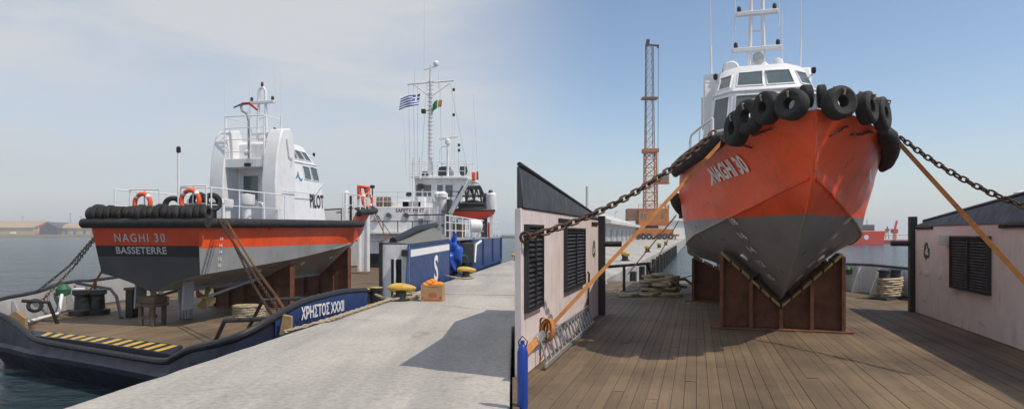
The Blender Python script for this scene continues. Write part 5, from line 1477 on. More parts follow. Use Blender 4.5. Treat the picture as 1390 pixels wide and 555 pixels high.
MB().lathe([(0, -0.2), (0.18, -0.1), (0.2, 0.06), (0.1, 0.22), (0, 0.25)], V(T(592, 0, my).x, my, T(592, 87, my).z), n=14).build('satellite_dome', M['white'], mm_, world=True)
MB().box(V(T(575.5, 0, my).x, my - 0.2, T(0, 152, my).z), (0.3, 0.35, 0.28)).build('floodlight', M['black'], mm_, world=True, bev=0.03)
MB().tube([V(T(575.5, 0, my).x, my, T(0, 151, my).z), V(MX, my, T(0, 150, my).z)], 0.04, 6).build('lamp_arm', M['white2'], mm_, world=True)
def whip(px_, y0, y1, Y, r=0.02, px2=None, parent=tug):
    a, b = P(px_, y0, Y), P(px2 or px_, y1, Y)
    MB().tube([a, b], [r, r * 0.45], 6).build('whip_antenna', M['white2'], parent, world=True)
whip(576, 95, 0, my, 0.025); whip(563.5, 113, 91, my, 0.035); whip(595.5, 120, 97, my, 0.03); whip(650, 245, 127, my + 1, 0.03, 642); whip(642, 240, 180, my + 1, 0.02)
whip(552, 240, 178, my - 2, 0.03, 549); whip(549, 178, 150, my - 2, 0.015, 546); whip(614, 240, 118, my, 0.02); whip(617, 240, 118, my, 0.02)
for px_, py_ in ((616, 122), (616, 156), (623, 197), (623, 204)):
    MB().lathe([(0.05, -0.1), (0.09, -0.08), (0.09, 0.08), (0.05, 0.1)], P(px_, py_, my), n=10).build('navigation_light', M['black'], tug, world=True)
whip(623, 245, 204, my, 0.06)
rp = MB().tube([P(608, 245, my - 0.6), P(608, 191, my - 0.6)], 0.09, 10).build('radar_post', M['white2'], tug, world=True)
MB().beam(P(596.5, 189, my - 0.6), P(621, 185.5, my - 0.6), 0.14, 0.12).build('radar_scanner', M['white2'], rp, world=True, bev=0.02)
MB().lathe([(0.12, -0.2), (0.2, -0.15), (0.2, 0.1), (0.1, 0.22)], P(608, 192.5, my - 0.6), n=12).build('radar_drive', M['white2'], rp, world=True)
MB().tube([P(597, 221, my - 0.6), P(597, 203, my - 0.6), P(601, 199, my - 0.6), P(608, 199, my - 0.6)], 0.03, 6).build('radar_guard', M['white2'], rp, world=True)
# standing rigging wires
for (p0, p1) in (((555, 114, my), (556, 245, my)), ((561, 116, my), (563, 245, my)), ((567, 114, my), (567, 245, my)), ((597, 114, my), (600, 240, my)), ((611, 113, my), (637, 243, my)), ((579, 114, my), (571, 243, my))):
    MB().tube([P(*p0), P(*p1)], 0.011, 5).build('rigging_wire', M['galv'], tug, world=True)
whip(636, 243, 222, my, 0.03); MB().tube([P(598, 222, my), P(645, 222, my)], 0.035, 6).build('aerial_spreader', M['white2'], tug, world=True)
for px_, y0, y1 in ((561, 287, 214), (570, 243, 214)):
    MB().tube([P(px_, y0, WY - 0.6), P(px_, y1, WY - 0.6)], 0.05, 7).build('stanchion', M['white2'], tug, world=True)
for y_ in (222, 235): MB().tube([P(557, y_, WY - 0.6), P(584, y_, WY - 0.6)], 0.03, 6).build('spreader', M['white2'], tug, world=True)
MB().box(P(571, 253, WY - 0.3), (0.34, 0.3, 0.34)).build('floodlight', M['black'], tug, world=True, bev=0.03)
MB().lathe([(0.12, -0.2), (0.18, -0.1), (0.18, 0.15), (0.0, 0.16)], P(555, 264, HY + 0.4), (-0.3, 1, 0), 12).build('searchlight', M['black'], tug, world=True)
# white ventilation trunks at the quay side of the house
for px_, y0, r_ in ((594, 262, 0.16), (601, 262, 0.24), (590, 268, 0.12), (607, 270, 0.12)):
    a, b = P(px_, 325, HY - 0.8), P(px_, y0, HY - 0.8)
    MB().lathe([(r_, 0), (r_, (b - a).length - 0.3), (r_ * 1.35, (b - a).length - 0.28), (r_ * 1.35, (b - a).length - 0.05), (r_ * 0.6, (b - a).length + 0.1), (0, (b - a).length + 0.12)], a, n=16).build('vent_trunk', M['white2'], tug, world=True)
for y_ in (287, 306): disc(P(601, y_, HY - 1.05), (0, -1, 0), 0.1, 'glass', 'porthole', tug)
# orange-topped gantry beside the house
gp = MB()
for px_ in (488, 499): gp.tube([P(px_, 368, HY - 3), P(px_, 270, HY - 3)], 0.13, 10)
gp.hexa([P(490, 368, HY - 3.05), P(497.5, 368, HY - 3.05), P(497.5, 368, HY - 2.9), P(490, 368, HY - 2.9), P(490, 276, HY - 3.05), P(497.5, 276, HY - 3.05), P(497.5, 276, HY - 2.9), P(490, 276, HY - 2.9)])
gpo = gp.build('gantry', M['white2'], tug, world=True)
MB().tube([P(488, 270, HY - 3), P(487.5, 253, HY - 3), P(500, 255, HY - 3), P(499, 268, HY - 3)], 0.15, 8).build('gantry_head', M['orange'], gpo, world=True)
MB().tube([P(495, 256, HY - 3), P(497, 264, HY - 3)], 0.06, 6).build('hook', M['orange'], gpo, world=True)
MB().tube([P(500, 280, HY - 3), P(512, 300, HY - 2)], 0.06, 6).build('brace', M['white2'], gpo, world=True)
lp = MB().tube([P(505.5, 287, HY - 0.2), P(505.5, 256, HY - 0.2)], 0.04, 7).build('lamp_post', M['black'], tug, world=True)
MB().box(P(505.5, 253.5, HY - 0.3), (0.26, 0.25, 0.2)).build('floodlight', M['black'], lp, world=True, bev=0.03)
# raised fore part on the quay side
FZ = 1.42
fore = [P(608, 0, 26.5), P(622, 0, 29.0), P(640, 0, 33.0), P(655, 0, 37.0), P(668, 0, 41.5), P(679, 0, 46.0), P(680, 0, 49.0), V(-4.5, 54, 0)]
back = [V(-9.5, 49, 0), V(-4.6, 39.9, 0), V(-4.6, 30, 0)]
fpoly = [V(p.x, p.y, FZ) for p in fore + back]
MB().prism(fpoly, (0, 0, 0.10)).build('forecastle_deck', M['grey'], tug, world=True, smooth=0)
for i in range(len(fore) - 1):
    a, b = V(fore[i].x, fore[i].y, 0), V(fore[i + 1].x, fore[i + 1].y, 0)
    if i >= 2:
        mb = MB(); mb.hexa([a + V(0, 0, -2.6), b + V(0, 0, -2.6), b - vq * 0.08 + V(0, 0, -2.6), a - vq * 0.08 + V(0, 0, -2.6), a + V(0, 0, FZ - 0.003), b + V(0, 0, FZ - 0.003), b - vq * 0.08 + V(0, 0, FZ - 0.003), a - vq * 0.08 + V(0, 0, FZ - 0.003)])
        mb.build('hull_plate', M['navy'], tug, world=True, smooth=0)
    else:
        mb = MB(); mb.hexa([a + V(0, 0, -2.6), b + V(0, 0, -2.6), b - vq * 0.08 + V(0, 0, -2.6), a - vq * 0.08 + V(0, 0, -2.6), a + V(0, 0, -0.35), b + V(0, 0, -0.35), b - vq * 0.08 + V(0, 0, -0.35), a - vq * 0.08 + V(0, 0, -0.35)])
        mb.build('hull_plate', M['navy'], tug, world=True, smooth=0)
    MB().beam(a + V(0, 0, -0.4) + vq * 0.03, a + V(0, 0, FZ) + vq * 0.03, 0.12, 0.12).build('frame_post', M['navy'], tug, world=True)
    MB().beam(a + V(0, 0, -0.2) + vq * 0.05, b + V(0, 0, -0.2) + vq * 0.05, 0.10, 0.14).build('rubbing_strake', M['navy'], tug, world=True)
MB().prism([V(-4.55, 29.5, -0.8), V(-4.55, 39.8, -0.8), V(-4.55, 39.8, FZ - 0.01), V(-4.55, 29.5, FZ - 0.01)], (0.05, 0, 0)).build('inner_bulkhead', M['hood'], tug, world=True, smooth=0)
MB().box(P(629, 343, 31), (1.1, 0.8, 1.0)).build('deck_locker', M['hood'], tug, world=True, bev=0.03)
MB().tube([P(644, 356, 31), P(646, 332, 31.4), P(653, 327, 31.8)], 0.06, 8).build('vent_pipe', M['white2'], tug, world=True)
# railing over the fore part
rail_pts = [V(p.x, p.y, FZ + 0.1) - vq * 0.12 for p in fore[:-1]]
railing(tug, smooth_path(rail_pts, 2), 1.0, 0.028, (0.35, 0.7), None, 'white2', 'forecastle_railing')
MB().tube([V(-4.55, 27.5, FZ + 1.12), rail_pts[0] + V(0, 0, 1.02)], 0.03, 6).build('hand_rail', M['black'], tug, world=True)
# life raft and capstan on the fore part
lr = MB().lathe([(0.0, -0.36), (0.22, -0.36), (0.33, -0.28), (0.36, 0.0), (0.33, 0.28), (0.22, 0.36), (0, 0.36)], P(645, 306.5, 33.6), (1, 0.3, 0), 18).build('life_raft_canister', M['white'], tug, world=True)
for s in (-0.2, 0.2): MB().tube([P(645, 312, 33.6) + V(s, 0, 0), V(P(645, 0, 33.6).x + s, 33.6, FZ + 0.1)], 0.04, 6).build('canister_leg', M['white2'], lr, world=True)
tr = MB().lathe([(0.3, -0.6), (0.34, -0.5), (0.34, 0.5), (0.2, 0.62), (0, 0.64)], P(667, 275, 38.5), n=16).build('oil_tank', M['white2'], tug, world=True)
MB().beam(P(667, 287, 38.5), V(P(667, 0, 38.5).x, 38.5, FZ + 0.1), 0.2, 0.2).build('tank_leg', M['white2'], tr, world=True)
MB().lathe([(0.1, -0.1), (0.16, 0), (0.1, 0.14)], P(666, 261, 38.4), n=10).build('tank_lamp', M['black'], tr, world=True)
# davit cradle for the rescue boat
dv_ = MB()
for o_ in (0.0, 1.4):
    dv_.tube([P(612, 286, 35.5) + V(0, o_, 0), P(628, 254, 35.8) + V(0, o_, 0), P(651, 253, 36.2) + V(0, o_, 0), P(656, 266, 36.3) + V(0, o_, 0)], 0.09, 8)
for px_ in (630, 638, 646): dv_.tube([P(px_, 254, 36), P(px_ + 4, 268, 36.4)], 0.05, 6)
for px_ in (628, 651): dv_.tube([P(px_, 254, 35.8), P(px_, 254, 37.3)], 0.06, 6)
dvo = dv_.build('davit', M['black'], tug, world=True)
MB().beam(P(611, 290, 35.3), P(637, 243, 36.0), 0.22, 0.22).build('davit_arm', M['galv'], dvo, world=True, bev=0.03)
MB().beam(P(612, 288, 35.3), V(P(612, 0, 35.3).x, 35.3, FZ + 0.1), 0.2, 0.2).build('davit_post', M['galv'], dvo, world=True)
MB().box(P(643, 239.5, 36.1), (0.22, 0.22, 0.5)).build('float_light', M['orange'], dvo, world=True, bev=0.05)
MB().tube([P(648, 244, 36.3), P(648, 233, 36.3)], 0.06, 7).build('smoke_canister', M['tyre_red'], dvo, world=True)
for px_ in (620, 660): MB().beam(P(px_, 297, 36.4), V(P(px_, 0, 36.4).x, 36.4, FZ + 0.1), 0.1, 0.1).build('boat_chock', M['black'], dvo, world=True)

# rescue boat held in the davit (top-level thing)
rbc = P(641, 292, 36.4)
rb = thing('rescue_boat', 'small red rescue boat with dark canopy, held in the black davit frame', 'boat', rbc)
rb.scale = (0.86, 0.86, 0.86)
rowsb = []
for i in range(15):
    t = i / 14; x = -1.5 + 3.0 * t
    w = 0.62 * (1 - abs(2 * t - 1) ** 3 * 0.8)
    k = -0.32 + 0.42 * abs(2 * t - 1) ** 3
    rowsb.append([V(x, w * math.cos(a), k + (0.32 - k) * (1 - math.sin(a)) if True else 0) for a in np.linspace(0, math.pi, 11)])
MB().grid(rowsb).build('hull', M['shipred'], rb)
MB().tube([V(r_[0].x, r_[0].y, r_[0].z) for r_ in rowsb] + [V(r_[-1].x, r_[-1].y, r_[-1].z) for r_ in rowsb[::-1]], 0.07, 8, closed=True).build('fender_rope', M['black'], rb)
cn_ = []
for i in range(9):
    t = i / 8; x = -0.9 + 1.9 * t
    hgt = 0.75 * math.sin(math.pi * (0.12 + 0.8 * t)) ** 0.6
    cn_.append([V(x, 0.55 * math.cos(a), 0.3 + hgt * math.sin(a)) for a in np.linspace(0, math.pi, 9)])
MB().grid(cn_).build('canopy', mat('dark_green_canvas', (0.03, 0.04, 0.032), 0.85, var=0.3), rb)
for s in (-0.5, 0.5): MB().box((s * 1.7, 0, 0.38), (0.4, 0.7, 0.16)).build('thwart', M['orange_p'], rb, bev=0.03)

# dark machinery, lockers and gear crowding the fore part and the bridge roof
for x0_, x1_, y0_, y1_, Y_, m_ in ((606, 617, 300, 322, 37.5, 'hood'), (618, 630, 303, 322, 38, 'oldwood'), (652, 661, 304, 322, 38.2, 'hood'), (662, 667, 302, 320, 39.5, 'shipred'), (606, 613, 270, 300, 38.5, 'hood'), (655, 661, 262, 287, 38.4, 'hood')):
    a, b = P(x0_, y1_, Y_), P(x1_, y0_, Y_)
    MB().box(V((a.x + b.x) / 2, Y_ + 0.4, (FZ + 0.1 + b.z) / 2), (b.x - a.x, 0.8, b.z - FZ - 0.1)).build('deck_gear', M[m_], tug, world=True, bev=0.05)
for px_, py_, r_ in ((611, 236, 0.25), (629, 232, 0.3), (577, 238, 0.25), (598, 237, 0.2)):
    MB().lathe([(0.0, -r_ * 1.3), (r_ * 0.7, -r_), (r_, 0), (r_ * 0.8, r_), (0, r_ * 1.2)], P(px_, py_, WY + 1.2), n=12).build('covered_fitting', M['hood'], tug, world=True)
    MB().cyl(V(P(px_, 0, WY + 1.2).x, WY + 1.2, wz1 + 0.15), P(px_, py_ + 2, WY + 1.2), 0.06, n=8).build('fitting_post', M['white2'], tug, world=True)
for px_ in (606, 609): MB().tube([V(P(px_, 0, 39.6).x, 39.6, -0.4), V(P(px_, 0, 39.6).x, 39.6, 4.2)], 0.03, 6).build('ladder_rail', M['black'], tug, world=True)
for k in range(11): MB().tube([V(P(606, 0, 39.6).x, 39.6, 0.2 + k * 0.36), V(P(609, 0, 39.6).x, 39.6, 0.2 + k * 0.36)], 0.02, 6).build('ladder_rung', M['black'], tug, world=True)
for px_, py_ in ((506, 283), (512, 296), (571, 300), (590, 320), (520, 330), (535, 328)):
    MB().box(P(px_, py_, HY - 0.12), (0.3, 0.2, 0.36)).build('wall_box', M['grey'], tug, world=True, bev=0.02)
for y_ in (318, 326): MB().tube([P(502, y_, HY - 0.08), P(598, y_, HY - 0.08)], 0.05, 6).build('pipe_run', M['white2'], tug, world=True)
for px_ in (568, 582): MB().tube([P(px_, 281, HY - 0.1), P(px_, 362, HY - 0.1)], 0.06, 6).build('down_pipe', M['white2'], tug, world=True)
railing(tug, [V(p.x, p.y, wz0) for p in (T(602, 0, HY + 0.5), T(612, 0, HY + 0.5), T(622, 0, HY + 0.5), T(632, 0, HY + 0.5))], 1.0, 0.03, (0.35, 0.7), None, 'black', 'side_railing')
truss = MB()
for i in range(6):
    x_ = 626 + i * 5
    truss.tube([P(x_, 256, 35.9), P(x_ + (3 if i % 2 else -3), 276, 36.0)], 0.06, 6)
truss.tube([P(622, 266, 35.9), P(657, 266, 36.0)], 0.07, 6)
truss.tube([P(618, 276, 35.9), P(660, 277, 36.0)], 0.07, 6)
truss.build('davit_truss', M['black'], tug, world=True)
# flags
def flag(origin, ex, ez, cells, colour, label):
    nx, nz = cells
    t_me = MB()
    rows = []
    for j in range(nz + 1):
        rows.append([Vector(origin) + Vector(ex) * (i / nx) + Vector(ez) * (j / nz) + V(0, 0.10 * math.sin(i / nx * 7 + j * 0.12) * (i / nx), 0.05 * math.sin(i / nx * 5)) for i in range(nx + 1)])
    t_me.grid(rows)
    me = bpy.data.meshes.new('flag'); me.from_pydata(t_me.v, [], t_me.f)
    mats = []
    for k, p in enumerate(me.polygons):
        m_ = M[colour(k % nx, k // nx, nx, nz)]
        if m_.name not in [x.name for x in mats]:
            mats.append(m_); me.materials.append(m_)
        p.material_index = [x.name for x in mats].index(m_.name)
    me.shade_smooth()
    o = bpy.data.objects.new('flag', me); C.objects.link(o)
    tag(o, label, 'flag')
    sf = o.modifiers.new('thick', 'SOLIDIFY'); sf.thickness = 0.008
def greek(i, j, nx, nz):
    j2 = nz - 1 - j          # from the top
    row = j2 // 2
    if i >= nx - 10 and row < 5:                 # canton at the hoist (right hand end here)
        ci, cj = i - (nx - 10), j2
        return 'letter' if ci in (4, 5) or cj in (4, 5) else 'flagblue'
    return 'flagblue' if row % 2 == 0 else 'letter'
f0 = P(568, 145, WY + 0.4)
flag(P(541.5, 150, WY + 0.4), P(568, 141.5, WY + 0.4) - P(541.5, 150, WY + 0.4), V(0.12, 0, 0.80), (27, 18), greek, 'blue and white striped flag with a white cross flying from the tug mast halyard')
flag(P(586.5, 154, WY + 0.8), P(593, 146, WY + 0.8) - P(586.5, 154, WY + 0.8), V(0.05, 0, 0.62), (6, 6), lambda i, j, nx, nz: 'flaggreen', 'small green pennant hanging beside the tug mast')
flag(P(594, 147.5, WY + 0.8), P(599, 144, WY + 0.8) - P(594, 147.5, WY + 0.8), V(0.05, 0, 0.50), (6, 6), lambda i, j, nx, nz: 'flagred' if i > 3 else 'yellow', 'small red and yellow pennant beside the green one on the mast')

# ------------------------------------------------------------------ things on the quay and on the tug deck
def bollard(p, ang, s, label, m_='yellow'):
    t = thing('bollard', label, 'bollard', p, ang, 'bollards on the quay')
    MB().lathe([(0.24 * s, 0.0), (0.24 * s, 0.04 * s), (0.17 * s, 0.07 * s), (0.15 * s, 0.22 * s), (0.2 * s, 0.30 * s)], n=18).build('base', M['black'], t)
    # swept horn-shaped head
    rows = []
    N_ = 14
    for i in range(13):
        u = i / 12; x = (-0.36 + 0.78 * u) * s
        rr = 0.155 * s * (math.sin(math.pi * min(1, max(0, 0.02 + 0.96 * u)))) ** 0.45 * (1.08 - 0.32 * u)
        rows.append([V(x, rr * 1.15 * math.cos(2 * math.pi * k / N_), (0.37 - 0.03 * u) * s + rr * math.sin(2 * math.pi * k / N_)) for k in range(N_ + 1)])
    MB().grid(rows).build('head', M[m_], t)
    return t
bollard(Q(10.4, 0.33), R(8), 0.92, 'weathered yellow bollard with a rope, beside the cardboard box')
bollard(Q(18.3, 0.42), R(8), 0.95, 'yellow bollard standing before the blue tarpaulin bundle')
bollard(Q(34.5, 0.42), R(8), 0.95, 'yellow bollard far along the quay by the tug bow')
# yellow low bitts of the tug beside the first bollard
for px_, py_ in ((499, 402), (511, 400)):
    MB().lathe([(0.16, 0), (0.16, 0.3), (0.19, 0.31), (0.19, 0.36), (0, 0.37)], P(px_, py_ + 9, 16.9), n=16).build('mooring_bitt', M['black'], tug, world=True)
    MB().lathe([(0.17, 0.37), (0.17, 0.385), (0, 0.39)], P(px_, py_ + 9, 16.9), n=16).build('bitt_cap', M['yellow'], tug, world=True)
# cardboard box full of orange floats
bx_ = G(586.5, 409, 0.0); bx_ = V(bx_.x, bx_.y + 0.18, 0)
box = thing('cardboard_box', 'open cardboard box with red print standing on the quay', 'box', (bx_.x, bx_.y, 0.002), R(-4))
w_, d_, h_ = 0.56, 0.36, 0.42
for c_, s_ in (((0, -d_ / 2, h_ / 2), (w_, 0.008, h_)), ((0, d_ / 2, h_ / 2), (w_, 0.008, h_)), ((-w_ / 2 + 0.004, 0, h_ / 2), (0.008, d_ - 0.01, h_)), ((w_ / 2 - 0.004, 0, h_ / 2), (0.008, d_ - 0.01, h_))):
    MB().box(c_, s_).build('side_panel', M['card'], box, smooth=0)
MB().box((0, 0, 0.006), (w_ - 0.02, d_ - 0.02, 0.008)).build('bottom_panel', M['card'], box, smooth=0)
yf = -d_ / 2 - 0.0055
ov = MB()
for k in range(24):
    a0, a1_ = 2 * math.pi * k / 24, 2 * math.pi * (k + 1) / 24
    ov.add([V(0.03 + 0.10 * math.cos(a0), yf, 0.16 + 0.06 * math.sin(a0)), V(0.03 + 0.10 * math.cos(a1_), yf, 0.16 + 0.06 * math.sin(a1_)), V(0.03 + 0.075 * math.cos(a1_), yf, 0.16 + 0.04 * math.sin(a1_)), V(0.03 + 0.075 * math.cos(a0), yf, 0.16 + 0.04 * math.sin(a0))], [(0, 1, 2, 3)])
ov.add([V(0.03 - 0.05, yf, 0.147), V(0.03 + 0.05, yf, 0.147), V(0.03 + 0.05, yf, 0.172), V(0.03 - 0.05, yf, 0.172)], [(0, 1, 2, 3)])
ov.build('oval_mark', M['redink'], box, smooth=0)
for x0, x1, z0, z1 in ((-0.2, 0.24, 0.03, 0.045), (-0.12, 0.18, 0.36, 0.375), (0.20, 0.26, 0.07, 0.12), (-0.26, -0.21, 0.08, 0.11)):
    MB().add([V(x0, yf, z0), V(x1, yf, z0), V(x1, yf, z1), V(x0, yf, z1)], [(0, 1, 2, 3)]).build('print_line', M['redink'], box, smooth=0)
fm = MB().lathe([(0.0, -0.055), (0.06, -0.05), (0.10, -0.03), (0.115, 0.0), (0.10, 0.035), (0.05, 0.055), (0.0, 0.048)], n=16).mesh('float', M['fruit'])
for i, (x, y, z) in enumerate(((-0.13, -0.05, 0.40), (0.06, -0.07, 0.41), (0.17, 0.03, 0.42), (-0.02, 0.06, 0.45), (-0.18, 0.08, 0.41), (0.02, -0.01, 0.50), (-0.07, -0.03, 0.47))):
    o = bpy.data.objects.new('float', fm); C.objects.link(o)
    o.location = V(bx_.x, bx_.y, 0) + V(x, y, z); o.rotation_euler = (random.uniform(-0.4, 0.4), random.uniform(-0.4, 0.4), random.uniform(0, 3)); o.scale = (1, 1, 1.15)
    tag(o, 'round orange float heaped in the open cardboard box', 'float', 'orange floats in the box')
# tarpaulin bundle
def lump(c, sx, sy, sz, seed, n=20, m=14, amp=0.18):
    rs = np.random.RandomState(seed)
    ph = rs.rand(6, 3) * 6.28; fr = rs.rand(6, 2) * 5 + 1
    rows = []
    for j in range(m + 1):
        th = math.pi * j / m
        row = []
        for i in range(n + 1):
            a = 2 * math.pi * (i % n) / n
            r_ = 1 + amp * sum(math.sin(round(fr[k][0]) * a + ph[k][0] + 1.7 * math.sin(th * 2 + ph[k][2])) * math.sin(fr[k][1] * th + ph[k][1]) for k in range(6)) / 2.2
            row.append(Vector(c) + V(sx * r_ * math.sin(th) * math.cos(a), sy * r_ * math.sin(th) * math.sin(a), sz * r_ * math.cos(th)))
        rows.append(row)
    return MB().grid(rows)
tb = lump(P(614, 346, 27.2), 0.36, 0.5, 0.62, 3, 40, 30, 0.30).build('tarpaulin', M['tarp'])
tag(tb, 'crumpled blue tarpaulin bundle hung behind the S deckhouse', 'tarpaulin')
# green hose loops on the quay edge beside the tarpaulin
tag(MB().tube([P(622, 359, 27.5), P(625, 349, 27.5), P(630, 346, 27.6), P(634, 349, 27.8), P(635, 357, 27.9)], 0.035, 7).build('hose', M['green']), 'thin green hose arched over the tug rail beside the blue tarpaulin', 'hose')
# mooring ropes
def twisted(pts, r, label, name='mooring_rope', m_='rope', cat='rope', strands=3):
    pts = smooth_path([Vector(p) for p in pts], 6)
    mb = MB()
    for s in range(strands):
        row = []
        L_ = 0
        for i, p in enumerate(pts):
            if i: L_ += (p - pts[i - 1]).length
            t = (pts[min(i + 1, len(pts) - 1)] - pts[max(0, i - 1)]).normalized()
            a, b = perp(t)
            ang = L_ / r * 0.9 + 2 * math.pi * s / strands
            row.append(p + (a * math.cos(ang) + b * math.sin(ang)) * r * 0.52)
        mb.tube(row, r * 0.56, 6)
    return tag(mb.build(name, M[m_], None), label, cat)
edge = [Q(0.0 + 0, 0.05)]
rp_ = [P(386, 449, 11.9) + V(0, 0, -0.02), *[Q(a, 0.10, 0.045) for a in (6.4, 7.4, 8.4, 9.4, 10.2)], Q(10.6, 0.12, 0.07), Q(11.1, 0.30, 0.1), Q(10.9, 0.66, 0.07), Q(10.4, 0.55, 0.08), Q(10.45, 0.15, 0.1)]
twisted(rp_, 0.05, 'thick twisted mooring rope lying along the quay edge below the name board', strands=3)
twisted([Q(10.5, 0.1, 0.12), Q(10.9, 0.05, 0.16), Q(11.15, 0.35, 0.15), Q(10.9, 0.68, 0.12), Q(10.5, 0.5, 0.12), Q(10.2, 0.1, 0.05), P(506, 398, 16.9)], 0.04, 'rope looped round the yellow bollard beside the cardboard box')
twisted([P(595, 372, 24.0), Q(17.9, 0.25, 0.06), Q(18.3, 0.7, 0.05), Q(18.8, 0.45, 0.06), Q(18.3, 0.12, 0.08)], 0.04, 'rope looped round the yellow bollard by the tarpaulin')
# timber wedge at the chain foot
wd = P(389, 442, 12.0)
o = MB().hexa([wd + V(-0.14, -0.03, -0.18), wd + V(0.10, -0.03, -0.14), wd + V(0.10, 0.05, -0.14), wd + V(-0.14, 0.05, -0.18), wd + V(-0.06, -0.03, 0.22), wd + V(0.11, -0.03, 0.18), wd + V(0.11, 0.05, 0.18), wd + V(-0.06, 0.05, 0.22)]).build('timber_chock', M['timber'], None, bev=0.008)
tag(o, 'pale timber chock under the chain on the quay-side bulwark', 'chock')
# lashing chains of the left boat
ca = ML @ V(0.25, -1.95, 2.0)
chain([ca, P(352, 383, 13.2), P(388, 437, 12.05)], 0.075, 'rusty lashing chain from the stern quarter to the timber chock', 0.66)
chain([ca + V(0.1, 0, 0), P(345, 388, 14.2), P(371, 431, 12.3)], 0.075, 'rusty lashing chain beside the timber chock one, ending on the bulwark cap', 0.66)
strap([ca + V(0.15, 0.1, 0), P(345, 362, 14.2), P(375, 402, 14.0), P(386, 419, 13.6)], 0.06, (0.6, -0.2, 0.6), 'brown webbing strap from the stern quarter down to a pipe guard', 'strap2')
cb = ML @ V(0.3, 1.95, 1.85)
chain([cb, P(95, 360, 19.5), P(50, 396, 19.0)], 0.10, 'dark lashing chain from the far stern quarter to the port bulwark cap', 0.85)
chain([cb + V(0, 0, -0.03), P(100, 362, 19.2), P(56, 409, 18.2)], 0.10, 'dark lashing chain leading inboard to the small tyre on the port bulwark', 0.85)
strap([ML @ V(0.4, 1.85, 0.9), P(121, 396, 18.6)], 0.07, (0.8, 0.2, 0), 'short rusty red strap under the far stern quarter', 'rustedge')
tag(MB().tube([ML @ V(12.8, -0.6, 2.75), P(548, 343, 30)], 0.018, 6).build('wire', M['chain']), 'dark wire from the boat bow down past the orange gantry', 'wire')
strap([ML @ V(12.7, -0.65, 2.7), P(527, 329, 24)], 0.05, (0.3, 0, 1), 'thin tan strap from the boat bow to the S deckhouse roof', 'strap')

# ------------------------------------------------------------------ far shore behind the left basin
SY = 640.0
def far_box(name, label, cat, x0, x1, y0, y1, Y, depth, wall, roof=None, ridge=None, group=None, doors=()):
    "building whose front spans photo columns x0..x1, foot at y0, eaves at y1, ridge at photo row `ridge`"
    a, b = P(x0, y0, Y), P(x1, y0, Y)
    ze = P(0, y1, Y).z
    t = thing(name, label, cat, (a.x, Y, a.z), 0, group)
    MB().hexa([a, b, b + V(0, depth, 0), a + V(0, depth, 0), V(a.x, Y, ze), V(b.x, Y, ze), V(b.x, Y + depth, ze), V(a.x, Y + depth, ze)]).build('wall', M[wall], t, world=True, smooth=0)
    if ridge is not None:
        zr = P(0, ridge, Y).z
        MB().add([V(a.x - 0.5, Y - 1, ze), V(b.x + 0.5, Y - 1, ze), V(b.x + 0.5, Y + depth + 1, ze), V(a.x - 0.5, Y + depth + 1, ze), V(a.x - 0.5, Y + depth / 2, zr), V(b.x + 0.5, Y + depth / 2, zr)], [(0, 1, 5, 4), (2, 3, 4, 5), (0, 4, 3), (1, 2, 5), (0, 3, 2, 1)]).build('roof', M[roof], t, world=True, smooth=0)
    for dx0, dx1, m_ in doors:
        p, q_ = P(dx0, y0, Y - 0.4), P(dx1, y0, Y - 0.4)
        MB().hexa([p, q_, q_ + V(0, 0.3, 0), p + V(0, 0.3, 0), V(p.x, p.y, a.z + (ze - a.z) * 0.7), V(q_.x, q_.y, a.z + (ze - a.z) * 0.7), V(q_.x, q_.y + 0.3, a.z + (ze - a.z) * 0.7), V(p.x, p.y + 0.3, a.z + (ze - a.z) * 0.7)]).build('door', M[m_], t, world=True, smooth=0)
    return t
shore_y = 318.3
sh = P(0, shore_y, SY).z
structure(MB().prism([V(-900, SY - 30, -4), V(-300, SY - 30, -4), V(-280, SY + 300, -4), V(-900, SY + 300, -4)], (0, 0, sh + 4)).build('far_shore', M['tan'], smooth=0))
far_box('warehouse', 'long tan warehouse with shallow roof across the water', 'building', -60, 45, shore_y, 309, SY, 40, 'tan', 'tanroof', 299.5)
far_box('shed', 'small red roofed shed between two tan warehouses across the water', 'building', 45, 53, shore_y, 307.5, SY + 6, 20, 'letter', 'brickred', 302.5, doors=((47, 48.5, 'brickred'),))
far_box('shed', 'narrow red walled shed beside the slate roofed gable across the water', 'building', 53.5, 58, shore_y, 308.5, SY + 2, 14, 'brickred', 'brickred', 306)
far_box('warehouse', 'tan warehouse with blue doors reaching behind the lettered stern', 'building', 76, 132, shore_y, 309.5, SY, 40, 'tan', 'tanroof', 302, doors=((88, 91.5, 'teal'), (100, 103, 'teal'), (113, 116, 'teal'), (124, 127, 'teal')))
g_ = thing('gabled_store', 'dark slate gabled store across the water', 'building', P(66, shore_y, SY - 6))
a, b = P(55, shore_y, SY - 6), P(78, shore_y, SY - 6)
ze, zr = P(0, 309, SY).z, P(0, 301.5, SY).z
MB().prism([a, b, V(b.x, b.y, ze), V((a.x * 0.62 + b.x * 0.38), a.y, zr), V(a.x, a.y, ze)], (0, 36, 0)).build('wall', M['slate'], g_, world=True, smooth=0)
for px_ in (95.5, 31, 110):
    lm = thing('light_mast', ['thin light mast rising behind the blue doored warehouse', 'thin light mast rising behind the long tan warehouse', 'short light mast behind the warehouse by the stern'][(95.5, 31, 110).index(px_)], 'mast', P(px_, shore_y, SY + 60), 0, 'light masts across the water')
    MB().tube([P(px_, shore_y, SY + 60), P(px_, 290 if px_ == 95.5 else 294, SY + 60)], [0.5, 0.25], 6).build('pole', M['galv'], lm, world=True)
    MB().box(P(px_, 290 if px_ == 95.5 else 294, SY + 60), (2.6, 0.8, 0.6)).build('lamp_head', M['galv'], lm, world=True)
van = thing('parked_van', 'small white van parked on the far shore before the long warehouse', 'van', P(17.5, 317.2, SY - 12))
MB().box(P(17.5, 316.2, SY - 12), (5, 2, 1.9)).build('body', M['letter'], van, world=True, bev=0.3)
